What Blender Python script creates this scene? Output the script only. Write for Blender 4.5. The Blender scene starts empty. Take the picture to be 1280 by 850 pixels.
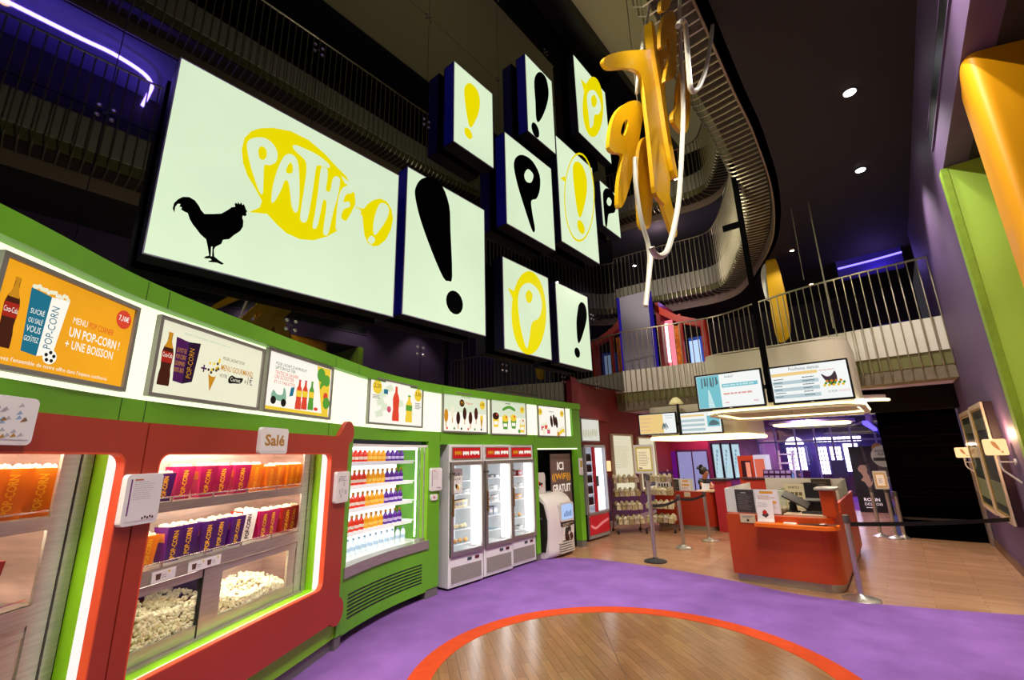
import bpy, bmesh, math, random
from mathutils import Vector as V, Matrix
from mathutils.geometry import tessellate_polygon
rnd = random.Random(11)
sc = bpy.context.scene
col = sc.collection
PI = math.pi
EYE = 1.8

# ------------------------------------------------------------------ camera
FPX, PITCH, ROLL, YAW = 562.88, 0.2521578, -0.0258995, 0.6904068
CF = V((-math.sin(YAW)*math.cos(PITCH), math.cos(YAW)*math.cos(PITCH), math.sin(PITCH)))
_R = V((math.cos(YAW), math.sin(YAW), 0)); _U = _R.cross(CF)
CR = _R*math.cos(ROLL) + _U*math.sin(ROLL)
CU = -_R*math.sin(ROLL) + _U*math.cos(ROLL)
CO = V((0, 0, EYE))
cam = bpy.data.cameras.new('camera'); cam.sensor_width = 36; cam.sensor_fit = 'HORIZONTAL'
cam.lens = FPX/1280*36; cam.clip_start = .05; cam.clip_end = 200
camo = bpy.data.objects.new('camera', cam); col.objects.link(camo)
camo.matrix_world = Matrix(((CR.x, CU.x, -CF.x, 0), (CR.y, CU.y, -CF.y, 0), (CR.z, CU.z, -CF.z, EYE), (0, 0, 0, 1)))
sc.camera = camo

def ray(x, y): return (CF*FPX + CR*(x-640) - CU*(y-425)).normalized()
def at_x(x, y, X): d = ray(x, y); return CO + d*(X/d.x)
def at_y(x, y, Y): d = ray(x, y); return CO + d*(Y/d.y)
def at_z(x, y, Z=0): d = ray(x, y); return CO + d*((Z-EYE)/d.z)

# ------------------------------------------------------------------ materials
def lin(h):
    h = h.lstrip('#'); r = [int(h[i:i+2], 16)/255 for i in (0, 2, 4)]
    return tuple([(c/12.92 if c <= .04045 else ((c+.055)/1.055)**2.4) for c in r] + [1])
_mats = {}
def M(name, hexc, rough=.5, metal=0., em=0., emhex=None, dim=1., var=0., scale=6., bump=0., spec=.5, stretch=None):
    if name in _mats: return _mats[name]
    m = bpy.data.materials.new(name); m.use_nodes = True; nt = m.node_tree; b = nt.nodes['Principled BSDF']
    c = lin(hexc)
    b.inputs['Base Color'].default_value = tuple([x*dim for x in c[:3]]+[1])
    b.inputs['Roughness'].default_value = rough; b.inputs['Metallic'].default_value = metal
    b.inputs['Specular IOR Level'].default_value = spec
    if em:
        b.inputs['Emission Color'].default_value = lin(emhex or hexc); b.inputs['Emission Strength'].default_value = em
    if var or bump:
        tc = nt.nodes.new('ShaderNodeTexCoord'); no = nt.nodes.new('ShaderNodeTexNoise')
        no.inputs['Scale'].default_value = scale; no.inputs['Detail'].default_value = 4
        src = tc.outputs['Object']
        if stretch:
            mp = nt.nodes.new('ShaderNodeMapping'); mp.inputs['Scale'].default_value = stretch
            nt.links.new(src, mp.inputs[0]); src = mp.outputs[0]
        nt.links.new(src, no.inputs['Vector'])
        if var:
            cr = nt.nodes.new('ShaderNodeValToRGB')
            cr.color_ramp.elements[0].position = .3; cr.color_ramp.elements[1].position = .7
            cr.color_ramp.elements[0].color = tuple([x*(1-var) for x in c[:3]]+[1])
            cr.color_ramp.elements[1].color = tuple([min(1, x*(1+var)) for x in c[:3]]+[1])
            nt.links.new(no.outputs[0], cr.inputs[0]); (dim == 1 and nt.links.new(cr.outputs[0], b.inputs['Base Color']))
            if em: nt.links.new(cr.outputs[0], b.inputs['Emission Color'])
        if bump:
            bp = nt.nodes.new('ShaderNodeBump'); bp.inputs['Strength'].default_value = bump; bp.inputs['Distance'].default_value = .01
            nt.links.new(no.outputs[0], bp.inputs['Height']); nt.links.new(bp.outputs[0], b.inputs['Normal'])
    _mats[name] = m; return m
def E(name, hexc, s=1., var=0., scale=2.):
    return M(name, hexc, .6, em=s, var=var, scale=scale, spec=.1, dim=.12)
def PR(name, hexc, k=.55):      # back-lit printed ink: some glow of its own
    return M(name, hexc, .5, em=k, spec=.2, dim=.35)
def glass(name, tint='#ffffff', fac=.08, rough=.0):
    if name in _mats: return _mats[name]
    m = bpy.data.materials.new(name); m.use_nodes = True; nt = m.node_tree; nt.nodes.clear()
    o = nt.nodes.new('ShaderNodeOutputMaterial'); mx = nt.nodes.new('ShaderNodeMixShader'); mx.inputs[0].default_value = fac
    t = nt.nodes.new('ShaderNodeBsdfTransparent'); g = nt.nodes.new('ShaderNodeBsdfGlossy')
    t.inputs[0].default_value = lin(tint); g.inputs['Roughness'].default_value = rough
    nt.links.new(t.outputs[0], mx.inputs[1]); nt.links.new(g.outputs[0], mx.inputs[2]); nt.links.new(mx.outputs[0], o.inputs[0])
    _mats[name] = m; return m
def wood(name, c1, c2, gap, rot=0., pw=.9, ph=.09, rough=.28):
    if name in _mats: return _mats[name]
    m = bpy.data.materials.new(name); m.use_nodes = True; nt = m.node_tree; b = nt.nodes['Principled BSDF']
    tc = nt.nodes.new('ShaderNodeTexCoord'); mp = nt.nodes.new('ShaderNodeMapping'); mp.inputs['Rotation'].default_value = (0, 0, rot)
    nt.links.new(tc.outputs['Object'], mp.inputs[0])
    br = nt.nodes.new('ShaderNodeTexBrick'); br.inputs['Scale'].default_value = 1
    br.inputs['Brick Width'].default_value = pw; br.inputs['Row Height'].default_value = ph; br.inputs['Mortar Size'].default_value = .0015
    br.inputs['Color1'].default_value = lin(c1); br.inputs['Color2'].default_value = lin(c2); br.inputs['Mortar'].default_value = lin(gap)
    br.inputs['Bias'].default_value = 0.
    nt.links.new(mp.outputs[0], br.inputs['Vector'])
    mp2 = nt.nodes.new('ShaderNodeMapping'); mp2.inputs['Scale'].default_value = (2, 30, 1)
    nt.links.new(mp.outputs[0], mp2.inputs[0])
    no = nt.nodes.new('ShaderNodeTexNoise'); no.inputs['Scale'].default_value = 1.5; no.inputs['Detail'].default_value = 6
    nt.links.new(mp2.outputs[0], no.inputs['Vector'])
    mx = nt.nodes.new('ShaderNodeMix'); mx.data_type = 'RGBA'; mx.blend_type = 'MULTIPLY'; mx.inputs[0].default_value = .55
    nt.links.new(br.outputs[0], mx.inputs[6]); 
    cr = nt.nodes.new('ShaderNodeValToRGB'); cr.color_ramp.elements[0].position = .25; cr.color_ramp.elements[1].position = .65
    cr.color_ramp.elements[0].color = (.5, .45, .4, 1)
    nt.links.new(no.outputs[0], cr.inputs[0]); nt.links.new(cr.outputs[0], mx.inputs[7])
    nt.links.new(mx.outputs[2], b.inputs['Base Color'])
    b.inputs['Roughness'].default_value = rough
    _mats[name] = m; return m

# ------------------------------------------------------------------ mesh builder
_tc = {}
def text_mesh(s, bold):
    k = (s, bold)
    if k not in _tc:
        cu = bpy.data.curves.new('t', 'FONT'); cu.body = s; cu.resolution_u = 2; cu.offset = bold; cu.fill_mode = 'FRONT'
        o = bpy.data.objects.new('t', cu); me = bpy.data.meshes.new_from_object(o)
        vs = [(v.co.x, v.co.y) for v in me.vertices]; fs = [tuple(p.vertices) for p in me.polygons]
        bpy.data.objects.remove(o); bpy.data.meshes.remove(me); bpy.data.curves.remove(cu)
        x0 = min(v[0] for v in vs); x1 = max(v[0] for v in vs); y0 = min(v[1] for v in vs); y1 = max(v[1] for v in vs)
        _tc[k] = ([((v[0]-x0)/(x1-x0), (v[1]-y0)/max(1e-6, y1-y0)) for v in vs], fs)
    return _tc[k]
_bl = {}
class MB:
    def __init__(s, T=None): s.v = []; s.f = []; s.m = []; s.mats = []; s.T = T
    def mi(s, mat):
        if mat not in s.mats: s.mats.append(mat)
        return s.mats.index(mat)
    def add(s, vs, fs, mat, raw=False):
        b = len(s.v); i = s.mi(mat)
        s.v += [tuple(p) if (raw or not s.T) else tuple(s.T(*p)) for p in vs]
        s.f += [tuple(b+k for k in f) for f in fs]; s.m += [i]*len(fs); return s
    def box(s, x0, x1, y0, y1, z0, z1, mat, n=1):
        vs = []; fs = []
        for i in range(n+1):
            x = x0+(x1-x0)*i/n; vs += [(x, y0, z0), (x, y1, z0), (x, y1, z1), (x, y0, z1)]
        fs.append((0, 1, 2, 3)); k = 4*n; fs.append((k+3, k+2, k+1, k))
        for i in range(n):
            a = 4*i; b = a+4
            for j in range(4): fs.append((a+j, b+j, b+(j+1) % 4, a+(j+1) % 4))
        return s.add(vs, fs, mat)
    def cbox(s, c, size, mat, rz=0., ry=0., rx=0.):
        R = Matrix.Rotation(rz, 3, 'Z') @ Matrix.Rotation(ry, 3, 'Y') @ Matrix.Rotation(rx, 3, 'X'); c = V(c)
        vs = [c + R @ V((sx*size[0]/2, sy*size[1]/2, sz*size[2]/2)) for sx in (-1, 1) for sy in (-1, 1) for sz in (-1, 1)]
        return s.add(vs, [(0, 1, 3, 2), (4, 6, 7, 5), (0, 4, 5, 1), (2, 3, 7, 6), (0, 2, 6, 4), (1, 5, 7, 3)], mat)
    def plate(s, loops, d0, d1, mat, cuts=None):
        if not isinstance(loops[0][0], (tuple, list, V)): loops = [loops]
        flat = [p for L in loops for p in L]
        tri = tessellate_polygon([[V((p[0], p[1], 0)) for p in L] for L in loops]); n = len(flat)
        vs = [(p[0], p[1], d1) for p in flat]; fs = [tuple(t) for t in tri]
        if d0 != d1:
            vs += [(p[0], p[1], d0) for p in flat]; fs += [tuple(n+k for k in reversed(t)) for t in tri]
            b = 0
            for L in loops:
                k = len(L)
                for i in range(k): fs.append((b+i, b+(i+1) % k, n+b+(i+1) % k, n+b+i))
                b += k
        if cuts:
            bm = bmesh.new(); bv = [bm.verts.new(p) for p in vs]
            for f in fs:
                try: bm.faces.new([bv[k] for k in f])
                except ValueError: pass
            for u in cuts:
                bmesh.ops.bisect_plane(bm, geom=bm.verts[:]+bm.edges[:]+bm.faces[:], plane_co=(u, 0, 0), plane_no=(1, 0, 0))
            bm.verts.index_update()
            vs = [tuple(v.co) for v in bm.verts]; fs = [tuple(v.index for v in f.verts) for f in bm.faces]; bm.free()
        return s.add(vs, fs, mat)
    def tube(s, path, r, mat, n=8, closed=False, raw=False):
        P = [V(p) for p in path]; k = len(P); vs = []; fs = []; up = None
        for i in range(k):
            a = P[(i-1) % k] if (closed or i) else P[0]; b = P[(i+1) % k] if (closed or i < k-1) else P[-1]
            t = (b-a).normalized()
            if up is None:
                up = V((0, 0, 1)) if abs(t.z) < .9 else V((1, 0, 0))
            x = (up - t*up.dot(t))
            if x.length < 1e-5: x = t.orthogonal()
            x.normalize(); up = x; y = t.cross(x); rr = r[i] if isinstance(r, (list, tuple)) else r
            for j in range(n):
                q = 2*PI*j/n; vs.append(P[i] + x*math.cos(q)*rr + y*math.sin(q)*rr)
        for i in range(k if closed else k-1):
            a = i*n; b = ((i+1) % k)*n
            for j in range(n): fs.append((a+j, a+(j+1) % n, b+(j+1) % n, b+j))
        if not closed: fs.append(tuple(range(n))[::-1]); fs.append(tuple((k-1)*n+j for j in range(n)))
        return s.add(vs, fs, mat, raw)
    def lathe(s, prof, c, mat, n=16, ax=None, raw=False):
        c = V(c); vs = []; fs = []
        if ax is None: X, Y, Z = V((1, 0, 0)), V((0, 1, 0)), V((0, 0, 1))
        else:
            Z = V(ax).normalized(); X = Z.orthogonal().normalized(); Y = Z.cross(X)
        for (r, h) in prof:
            for j in range(n):
                q = 2*PI*j/n; vs.append(c + X*(math.cos(q)*r) + Y*(math.sin(q)*r) + Z*h)
        for i in range(len(prof)-1):
            for j in range(n): fs.append((i*n+j, i*n+(j+1) % n, (i+1)*n+(j+1) % n, (i+1)*n+j))
        fs.append(tuple(range(n))[::-1]); fs.append(tuple((len(prof)-1)*n+j for j in range(n)))
        return s.add(vs, fs, mat, raw)
    def ico(s, c, r, mat, sub=1, sx=1, sy=1, sz=1, jit=0., raw=False):
        if sub not in _bl:
            bm = bmesh.new(); bmesh.ops.create_icosphere(bm, subdivisions=sub, radius=1); bm.verts.index_update()
            _bl[sub] = ([tuple(v.co) for v in bm.verts], [tuple(v.index for v in f.verts) for f in bm.faces]); bm.free()
        vs, fs = _bl[sub]
        return s.add([(c[0]+p[0]*r*sx*(1+rnd.uniform(-jit, jit)), c[1]+p[1]*r*sy*(1+rnd.uniform(-jit, jit)), c[2]+p[2]*r*sz*(1+rnd.uniform(-jit, jit))) for p in vs], fs, mat, raw)
    def text(s, t, x, y, w, h, mat, d, rot=0, bold=.0):
        vs, fs = text_mesh(t, bold)
        if rot == 90: pts = [(x+w-b*w, y+a*h, d) for a, b in vs]      # reads upward
        elif rot:
            c, q = math.cos(math.radians(rot)), math.sin(math.radians(rot)); pts = [(x+a*w*c-b*h*q, y+a*w*q+b*h*c, d) for a, b in vs]
        else: pts = [(x+a*w, y+b*h, d) for a, b in vs]
        return s.add(pts, fs, mat)
    def rules(s, x, y, w, h, rows, mat, d, fill=.5):            # illegible small print
        rh = h/rows
        for i in range(rows):
            yy = y+h-(i+1)*rh; xx = x; e = x+w*rnd.uniform(.65, 1)
            while xx < e-w*.03:
                q = min(e-xx, w*rnd.uniform(.06, .2)); s.plate([(xx, yy), (xx+q, yy), (xx+q, yy+rh*fill), (xx, yy+rh*fill)], d, d, mat); xx += q+w*.025
        return s
    def disc(s, x, y, r, mat, d, n=20, ry=None):
        ry = ry or r
        return s.plate([(x+math.cos(2*PI*i/n)*r, y+math.sin(2*PI*i/n)*ry) for i in range(n)], d, d, mat)
    def mesh(s, name, smooth=False):
        me = bpy.data.meshes.new(name); me.from_pydata(s.v, [], s.f)
        for m in s.mats: me.materials.append(m)
        me.polygons.foreach_set('material_index', s.m); me.update()
        bm = bmesh.new(); bm.from_mesh(me); bmesh.ops.recalc_face_normals(bm, faces=bm.faces[:]); bm.to_mesh(me); bm.free()
        if smooth:
            me.polygons.foreach_set('use_smooth', [True]*len(me.polygons))
            me.set_sharp_from_angle(angle=math.radians(40))
        return me
def ell(cx, cy, rx, ry, n=28, a0=0., a1=360., rot=0.):
    c, q = math.cos(math.radians(rot)), math.sin(math.radians(rot)); o = []
    for i in range(n):
        t = math.radians(a0+(a1-a0)*i/n); x, y = math.cos(t)*rx, math.sin(t)*ry; o.append((cx+x*c-y*q, cy+x*q+y*c))
    return o
def rrect(x0, x1, y0, y1, r, n=5):
    o = []
    for cx, cy, a in ((x1-r, y0+r, -90), (x1-r, y1-r, 0), (x0+r, y1-r, 90), (x0+r, y0+r, 180)):
        for i in range(n+1):
            t = math.radians(a+90*i/n); o.append((cx+r*math.cos(t), cy+r*math.sin(t)))
    return o
def R4(x0, x1, y0, y1): return [(x0, y0), (x1, y0), (x1, y1), (x0, y1)]
def smooth_loop(P, n=4):
    o = []; k = len(P)
    for i in range(k):
        p0, p1, p2, p3 = P[i-1], P[i], P[(i+1) % k], P[(i+2) % k]
        for j in range(n):
            t = j/n; o.append(tuple(.5*(2*p1[a]+(-p0[a]+p2[a])*t+(2*p0[a]-5*p1[a]+4*p2[a]-p3[a])*t*t+(-p0[a]+3*p1[a]-3*p2[a]+p3[a])*t**3) for a in range(len(p1))))
    return o
def smooth_path(P, n=6):
    P = [tuple(p) for p in P]; o = []; k = len(P)
    for i in range(k-1):
        p1, p2 = P[i], P[i+1]
        p0 = P[i-1] if i else tuple(2*p1[a]-p2[a] for a in range(len(p1)))
        p3 = P[i+2] if i+2 < k else tuple(2*p2[a]-p1[a] for a in range(len(p1)))
        for j in range(n):
            t = j/n; o.append(tuple(.5*(2*p1[a]+(-p0[a]+p2[a])*t+(2*p0[a]-5*p1[a]+4*p2[a]-p3[a])*t*t+(-p0[a]+3*p1[a]-3*p2[a]+p3[a])*t**3) for a in range(len(p1))))
    o.append(P[-1]); return o
class Fr:                                   # a flat local frame standing in the room
    def __init__(s, o, ex, ey): s.o = V(o); s.x = V(ex).normalized(); s.y = V(ey).normalized(); s.n = s.x.cross(s.y).normalized()
    def __call__(s, x, y, d=0): return s.o + s.x*x + s.y*y + s.n*d
    def uv(s, px, py):
        d = ray(px, py); p = CO + d*((s.o-CO).dot(s.n)/d.dot(s.n)) - s.o; return (p.dot(s.x), p.dot(s.y))
def FX(X): return Fr((X, 0, 0), (0, 1, 0), (0, 0, 1))       # faces +X
def FY(Y): return Fr((0, Y, 0), (1, 0, 0), (0, 0, 1))       # faces the room's front (-Y)

# ------------------------------------------------------------------ objects
_loc = {}
def tag(o, label=None, cat=None, group=None, kind=None):
    if label: o['label'] = label
    if cat: o['category'] = cat
    if group: o['group'] = group
    if kind: o['kind'] = kind
    return o
def thing(name, label, cat, loc=(0, 0, 0), group=None):
    o = bpy.data.objects.new(name, None); o.empty_display_size = .1; col.objects.link(o); o.location = loc; _loc[o.name] = V(loc)
    return tag(o, label, cat, group)
def ob(name, mb, parent=None, label=None, cat=None, group=None, kind=None, smooth=False, bevel=0., loc=None):
    me = mb if isinstance(mb, bpy.types.Mesh) else mb.mesh(name, smooth)
    o = bpy.data.objects.new(name, me); col.objects.link(o); _loc[o.name] = V((0, 0, 0))
    if parent:
        o.parent = parent; o.matrix_parent_inverse = Matrix.Translation(-_loc[parent.name])
    if loc: o.location = loc
    if bevel:
        b = o.modifiers.new('bevel', 'BEVEL'); b.width = bevel; b.segments = 2; b.limit_method = 'ANGLE'; b.angle_limit = .6
    return tag(o, label, cat, group, kind)
def st(name, mb, parent=None, **k):         # the room itself
    return ob(name, mb, parent, kind='structure', **k)
def dup(root, loc, rz=0., label=None, group=None, scale=None):
    r = root.copy(); col.objects.link(r); r.location = loc; r.rotation_euler = (0, 0, rz)
    if label: r['label'] = label
    if group: r['group'] = group
    if scale: r.scale = scale
    for ch in list(root.children):
        c = ch.copy(); col.objects.link(c); c.parent = r
        for g in ch.children:
            d = g.copy(); col.objects.link(d); d.parent = c
    return r
ORD = ['', 'first', 'second', 'third', 'fourth', 'fifth', 'sixth', 'seventh', 'eighth', 'ninth', 'tenth', 'eleventh', 'twelfth', 'thirteenth', 'fourteenth', 'fifteenth', 'sixteenth']

# ------------------------------------------------------------------ shared materials
GREEN = M('green_paint', '#68ae1c', .45, var=.10, scale=1.5)
GREEN_L = M('lime_paint', '#8ed018', .45)
RED = M('red_paint', '#a8331c', .5, var=.08, scale=2)
REDEDGE = M('red_edge', '#e0512a', .5)
STEEL = M('brushed_steel', '#b4afa2', .34, .65, var=.12, scale=6, stretch=(1, 1, 14))
CHROME = M('chrome', '#d8d4cc', .16, 1.)
WHITE = M('white_plastic', '#eceae6', .4)
WHITEM = M('white_matte', '#e4e0d6', .7)
BLACK = M('black', '#0b0a0b', .5)
GREY = M('grey_frame', '#8d8a80', .4, .3)
GLOW = E('light_panel', '#f8ffd8', 1.25)
TUBEL = E('light_tube', '#fff0de', 34.)
YEL = M('yellow_letter', '#d8a400', .3, var=.06, scale=2)
INK = M('ink_black', '#0c0c0c', .8, spec=0)
GL = glass('clear_glass', fac=.035)
PLINTH = M('plinth_grey', '#7a7672', .5, .3)
ORANGE = M('orange_paint', '#c04408', .38, var=.06, scale=2)
ORANGE_L = M('orange_shelf', '#ff7a18', .4)
# ================================================================== THE SETTING
WOODF = wood('oak_floor', '#a67b5a', '#b58a68', '#6a4c34', 0.0, .9, .1, .26)
WOODD = wood('oak_disc', '#7d5734', '#8d663f', '#402a16', math.radians(38), .5, .09, .2)
CARPET = M('purple_carpet', '#80599f', .95, var=.16, scale=2.2, bump=.3, spec=.1)
RING = M('orange_carpet', '#bd431e', .9, var=.08, scale=9, spec=.1)
m = MB(); m.box(-9, 1.03, -4.5, 22.6, -.1, 0, WOODF); st('floor', m)
# carpet with the round inlay
edge = [(-5.45, 6.9), (-4.72, 7.47), (-3.92, 7.56), (-2.96, 7.54), (-2.13, 7.39), (-1.30, 7.18), (-.65, 7.24), (.05, 7.43), (.70, 7.66), (1.03, 7.78)]
edge = smooth_path(edge, 5)
CX, CY = -2.035, 3.85
m = MB(); m.plate([edge + [(1.03, -4.4), (-6.2, -4.4), (-6.2, 6.9)], ell(CX, CY, 1.84, 1.84, 72)], .0, .008, CARPET)
cp = ob('carpet', m, label='purple carpet sweeping around the round wooden inlay', cat='carpet')
m = MB(); m.plate([ell(CX, CY, 1.84, 1.84, 72), ell(CX, CY, 1.635, 1.635, 72)], .0, .0085, RING)
ob('border_ring', m, cp, label='orange ring border')
m = MB(); m.plate(ell(CX, CY, 1.635, 1.635, 72), .0, .006, WOODD); st('trim_1', m)
m = MB(); m.cbox((CX-.1, CY+.1, .0062), (.006, 3.2, .001), M('seam', '#4a3018', .6), rz=math.radians(38)); st('trim_2', m)

# --- right hand side
PURP = M('purple_wall', '#574062', .62, var=.06, scale=1.2)
DARKB = M('dark_ceiling', '#241c18', .8, var=.1, scale=.8)
DARK = M('dark_wall', '#140f12', .7)
m = MB(); m.box(1.03, 1.25, 7.2, 13.2, 0, 6.55, PURP); st('wall_right', m)
m = MB(); m.box(1.03, 1.25, -4.5, 7.2, 5.1, 6.55, PURP)
bw = st('wall_right_beam', m)
m = MB(); m.box(1.015, 1.032, -3, 7.42, 5.52, 5.74, BLACK); m.box(1.012, 1.03, -3, 7.46, 5.5, 5.52, PURP); m.box(1.012, 1.03, -3, 7.46, 5.74, 5.76, PURP)
st('trim_3', m)
LIME = M('lime_wall', '#a4cc44', .55, var=.04, scale=1)
LIMED = M('lime_edge', '#7fa01a', .7, var=.12, scale=9)
m = MB(); m.box(1.06, 4.2, 7.18, 7.3, 0, 5.1, LIME); st('wall_lime', m)
m = MB(); m.box(1.0, 1.065, 7.17, 7.34, .0, 5.09, LIMED); st('trim_4', m)
m = MB(); m.box(1.25, 4.3, -4.5, 7.2, 5.1, 5.3, DARKB); st('ceiling_niche', m)
m = MB(); m.box(4.2, 4.3, -4.5, 7.3, 0, 5.1, DARK); st('wall_niche', m)
m = MB(); m.box(1.0, 1.03, 7.34, 12.65, 0, .12, M('skirting_brown', '#6b4a34', .5)); st('baseboard_right', m)
m = MB(); m.box(1.03, 4.3, -4.5, 7.3, -.1, 0, WOODF); st('floor_niche', m)

# --- dark stair hall at the back right
STAIR = M('dark_steps', '#040203', .9, spec=0)
m = MB(); m.box(-.27, .99, 12.66, 12.75, 0, 2.55, M('stair_black', '#020202', .9, spec=0)); st('wall_stair', m)
sr = thing('staircase', 'dark staircase behind the belt barrier at the end of the purple wall', 'stairs', (.35, 12.6, 0))
for i in range(9):
    m = MB(); z = .62+i*.2; m.box(-.25, .98, 12.6, 12.66, z, z+.19, STAIR); m.box(-.25, .98, 12.57, 12.6, z+.165, z+.19, M('step_edge', '#0c0505', .9, spec=0)); ob('step', m, sr)
m = MB(); m.box(-.25, .98, 12.6, 12.66, .36, .4, M('step_rail', '#241c18', .5)); ob('kick_rail', m, sr)
m = MB(); m.box(-.6, 1.03, 12.2, 12.66, 2.5, 2.96, M('stair_beam', '#120e0c', .9, spec=.1)); st('trim_5', m)

# --- red left wall beyond the counter and the lobby behind
RW = M('maroon_wall', '#7d1f24', .6, var=.06, scale=1)
RWL = M('purple_dado', '#4b1f4e', .6, var=.08, scale=1)
m = MB(); m.box(-6.1, -5.95, 8.52, 15.6, 1.2, 3.6, RW); st('wall_left_red', m)
m = MB(); m.box(-6.1, -5.945, 8.52, 15.6, 0, 1.2, RWL); st('wall_left_dado', m)
m = MB(); m.box(-5.94, -5.92, 8.9, 15.5, 0, .14, M('skirting_grey', '#8a7f80', .5)); st('baseboard_left', m)
m = MB(); m.add([(-5.36, 8.5, 3.42), (-5.95, 11.3, 3.42), (-5.95, 11.3, 3.5), (-5.36, 8.5, 3.5), (-5.96, 8.5, 3.42), (-5.96, 8.5, 3.5)], [(0, 1, 4), (0, 1, 2, 3), (3, 2, 5)], RW); st('trim_6', m)
m = MB(); m.plate([(-5.36, 8.53), (-5.95, 11.3), (-6.05, 11.3), (-5.5, 8.53)], 2.62, 3.42, RW); st('trim_7', m)
MAG = M('magenta_wall', '#a01f52', .6, var=.08, scale=1)
m = MB(); m.box(-6.1, -4.72, 15.5, 15.65, 0, 2.96, MAG); st('wall_lobby', m)
LW = Fr((-4.72, 15.5, 0), (.9, 6.5, 0), (0, 0, 1))
m = MB(LW); m.box(0, 6.6, 0, 2.96, -.1, 0, M('plum_wall', '#7c1d5c', .6, var=.1, scale=1)); st('wall_lobby_side', m)
m = MB(); m.box(-4.2, 1.1, 22.0, 22.2, 0, 2.96, M('lobby_end', '#39305f', .6)); st('wall_entrance', m)
LC = M('lobby_ceiling', '#b9a6c8', .7)
L1P = [(-8.3, 11.3), (-6.6, 11.6), (-5.4, 11.79), (-4.18, 11.97), (-3.07, 12.08), (-2, 11.62), (-1.05, 11.25), (.09, 11.04), (1.02, 10.95)]
L1P = smooth_path(L1P, 6)
m = MB(); m.plate([(x, y+.16) for x, y in L1P] + [(1.03, 22.6), (-8.3, 22.6)], 2.962, 3.3, LC); st('ceiling_lobby', m)
m = MB(); m.box(-3.6, 1.0, 17.2, 21.9, .001, .006, M('lobby_carpet', '#7d3a8c', .9)); ob('lobby_carpet', m, label='purple carpet on the lobby floor behind the front desk', cat='carpet')

# --- upper floors
L2P = [(-8.5, 14.15), (-6, 14.3), (-4.6, 14.45), (-3.7, 14.5), (-3.2, 14.0), (-2.5, 12.5), (-1.93, 10.95), (-1.58, 9.0), (-1.46, 7.1), (-1.46, 5.9), (-1.44, 4.2), (-1.41, 2.2), (-1.38, 0), (-1.36, -2), (-1.36, -4)]
L2P = smooth_path(L2P, 8)
def inset(P, d):                            # shift a plan line to its inner side
    o = []
    for i, p in enumerate(P):
        a = P[max(0, i-1)]; b = P[min(len(P)-1, i+1)]; tx, ty = b[0]-a[0], b[1]-a[1]; l = math.hypot(tx, ty) or 1
        o.append((p[0]-ty/l*d, p[1]+tx/l*d))
    return o
m = MB(); m.plate(inset(L2P, .6) + [(1.03, -4), (1.03, 18), (-8.5, 18)], 6.55, 6.8, DARKB); st('ceiling_2', m)
m = MB(); m.plate(inset(L2P, .6) + [(1.03, -4), (1.03, 18), (-8.5, 18)], 10.05, 10.3, M('ceiling_third', '#5c5664', .8)); st('ceiling_3', m)
UW = M('upper_wall', '#1f1318', .8, var=.15, scale=.7)
m = MB(); m.box(-8.5, 1.2, 17.6, 17.8, 3.3, 14, UW); st('wall_back', m)
m = MB(); m.box(-8.6, -8.4, 11.3, 17.8, 3.3, 14, UW); st('wall_upper_left', m)
m = MB(); m.box(1.03, 1.2, -4.5, 17.8, 6.55, 14, UW); st('wall_upper_right', m)
BEIGE = M('beige_ceiling', '#a8996c', .8, em=.16)
m = MB(); m.box(-5.5, -1.0, -4.5, 17.8, 14, 14.1, BEIGE); m.box(-5.45, -1, 11.55, 11.6, 13.99, 14, DARK); st('ceiling_top', m)
m = MB(); m.box(-8.6, -5.5, 11.3, 17.8, 14, 14.1, DARK); m.box(-1, 1.2, -4.5, 17.8, 14, 14.1, DARK); st('ceiling_top_dark', m)
# black glass wall over the counter, with its seams and point fixings
BG = M('black_glass', '#050407', .02); BG.node_tree.nodes['Principled BSDF'].inputs['IOR'].default_value = 1.95
gw = MB(); YS = [-4.5, -2.0, .35, 2.35, 4.35, 6.35, 8.35, 9.85, 11.35]; ZS = [2.86, 5.2, 7.6, 10.0, 12.4, 13.95]
for i in range(len(YS)-1):
    for j in range(len(ZS)-1):
        z0 = ZS[j] if (j or YS[i] < 8.3) else 3.42
        gw.box(-5.47, -5.45, YS[i]+.004, YS[i+1]-.004, z0+.004, ZS[j+1]-.004, BG)
gwo = st('wall_left', gw)
m = MB(); m.box(-5.6, -5.48, -4.5, 8.35, 2.86, 14, BLACK); m.box(-5.6, -5.48, 8.35, 11.35, 3.43, 14, BLACK); st('wall_left_backing', m)
m = MB(); m.box(-5.47, -5.0, 11.3, 11.4, 13.3, 14, BLACK); m.box(-5.4, -4.75, -4.5, 17.5, 13.55, 13.98, BLACK); st('trim_8', m)
FIXM = M('point_fixing', '#aaa8a4', .3, .9)
for y in YS[1:-1]:
    for z in ZS[1:-1] + [3.42]:
        m = MB()
        for a in (-.055, .055):
            for b in (-.055, .055): m.lathe([(.022, 0), (.022, .012), (.012, .018)], (-5.45, y+a, z+b), FIXM, 8, ax=(1, 0, 0))
        m.lathe([(.02, -.01), (.02, .004)], (-5.45, y, z), BLACK, 8, ax=(1, 0, 0))
        ob('glass_fixing', m, gwo)
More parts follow.
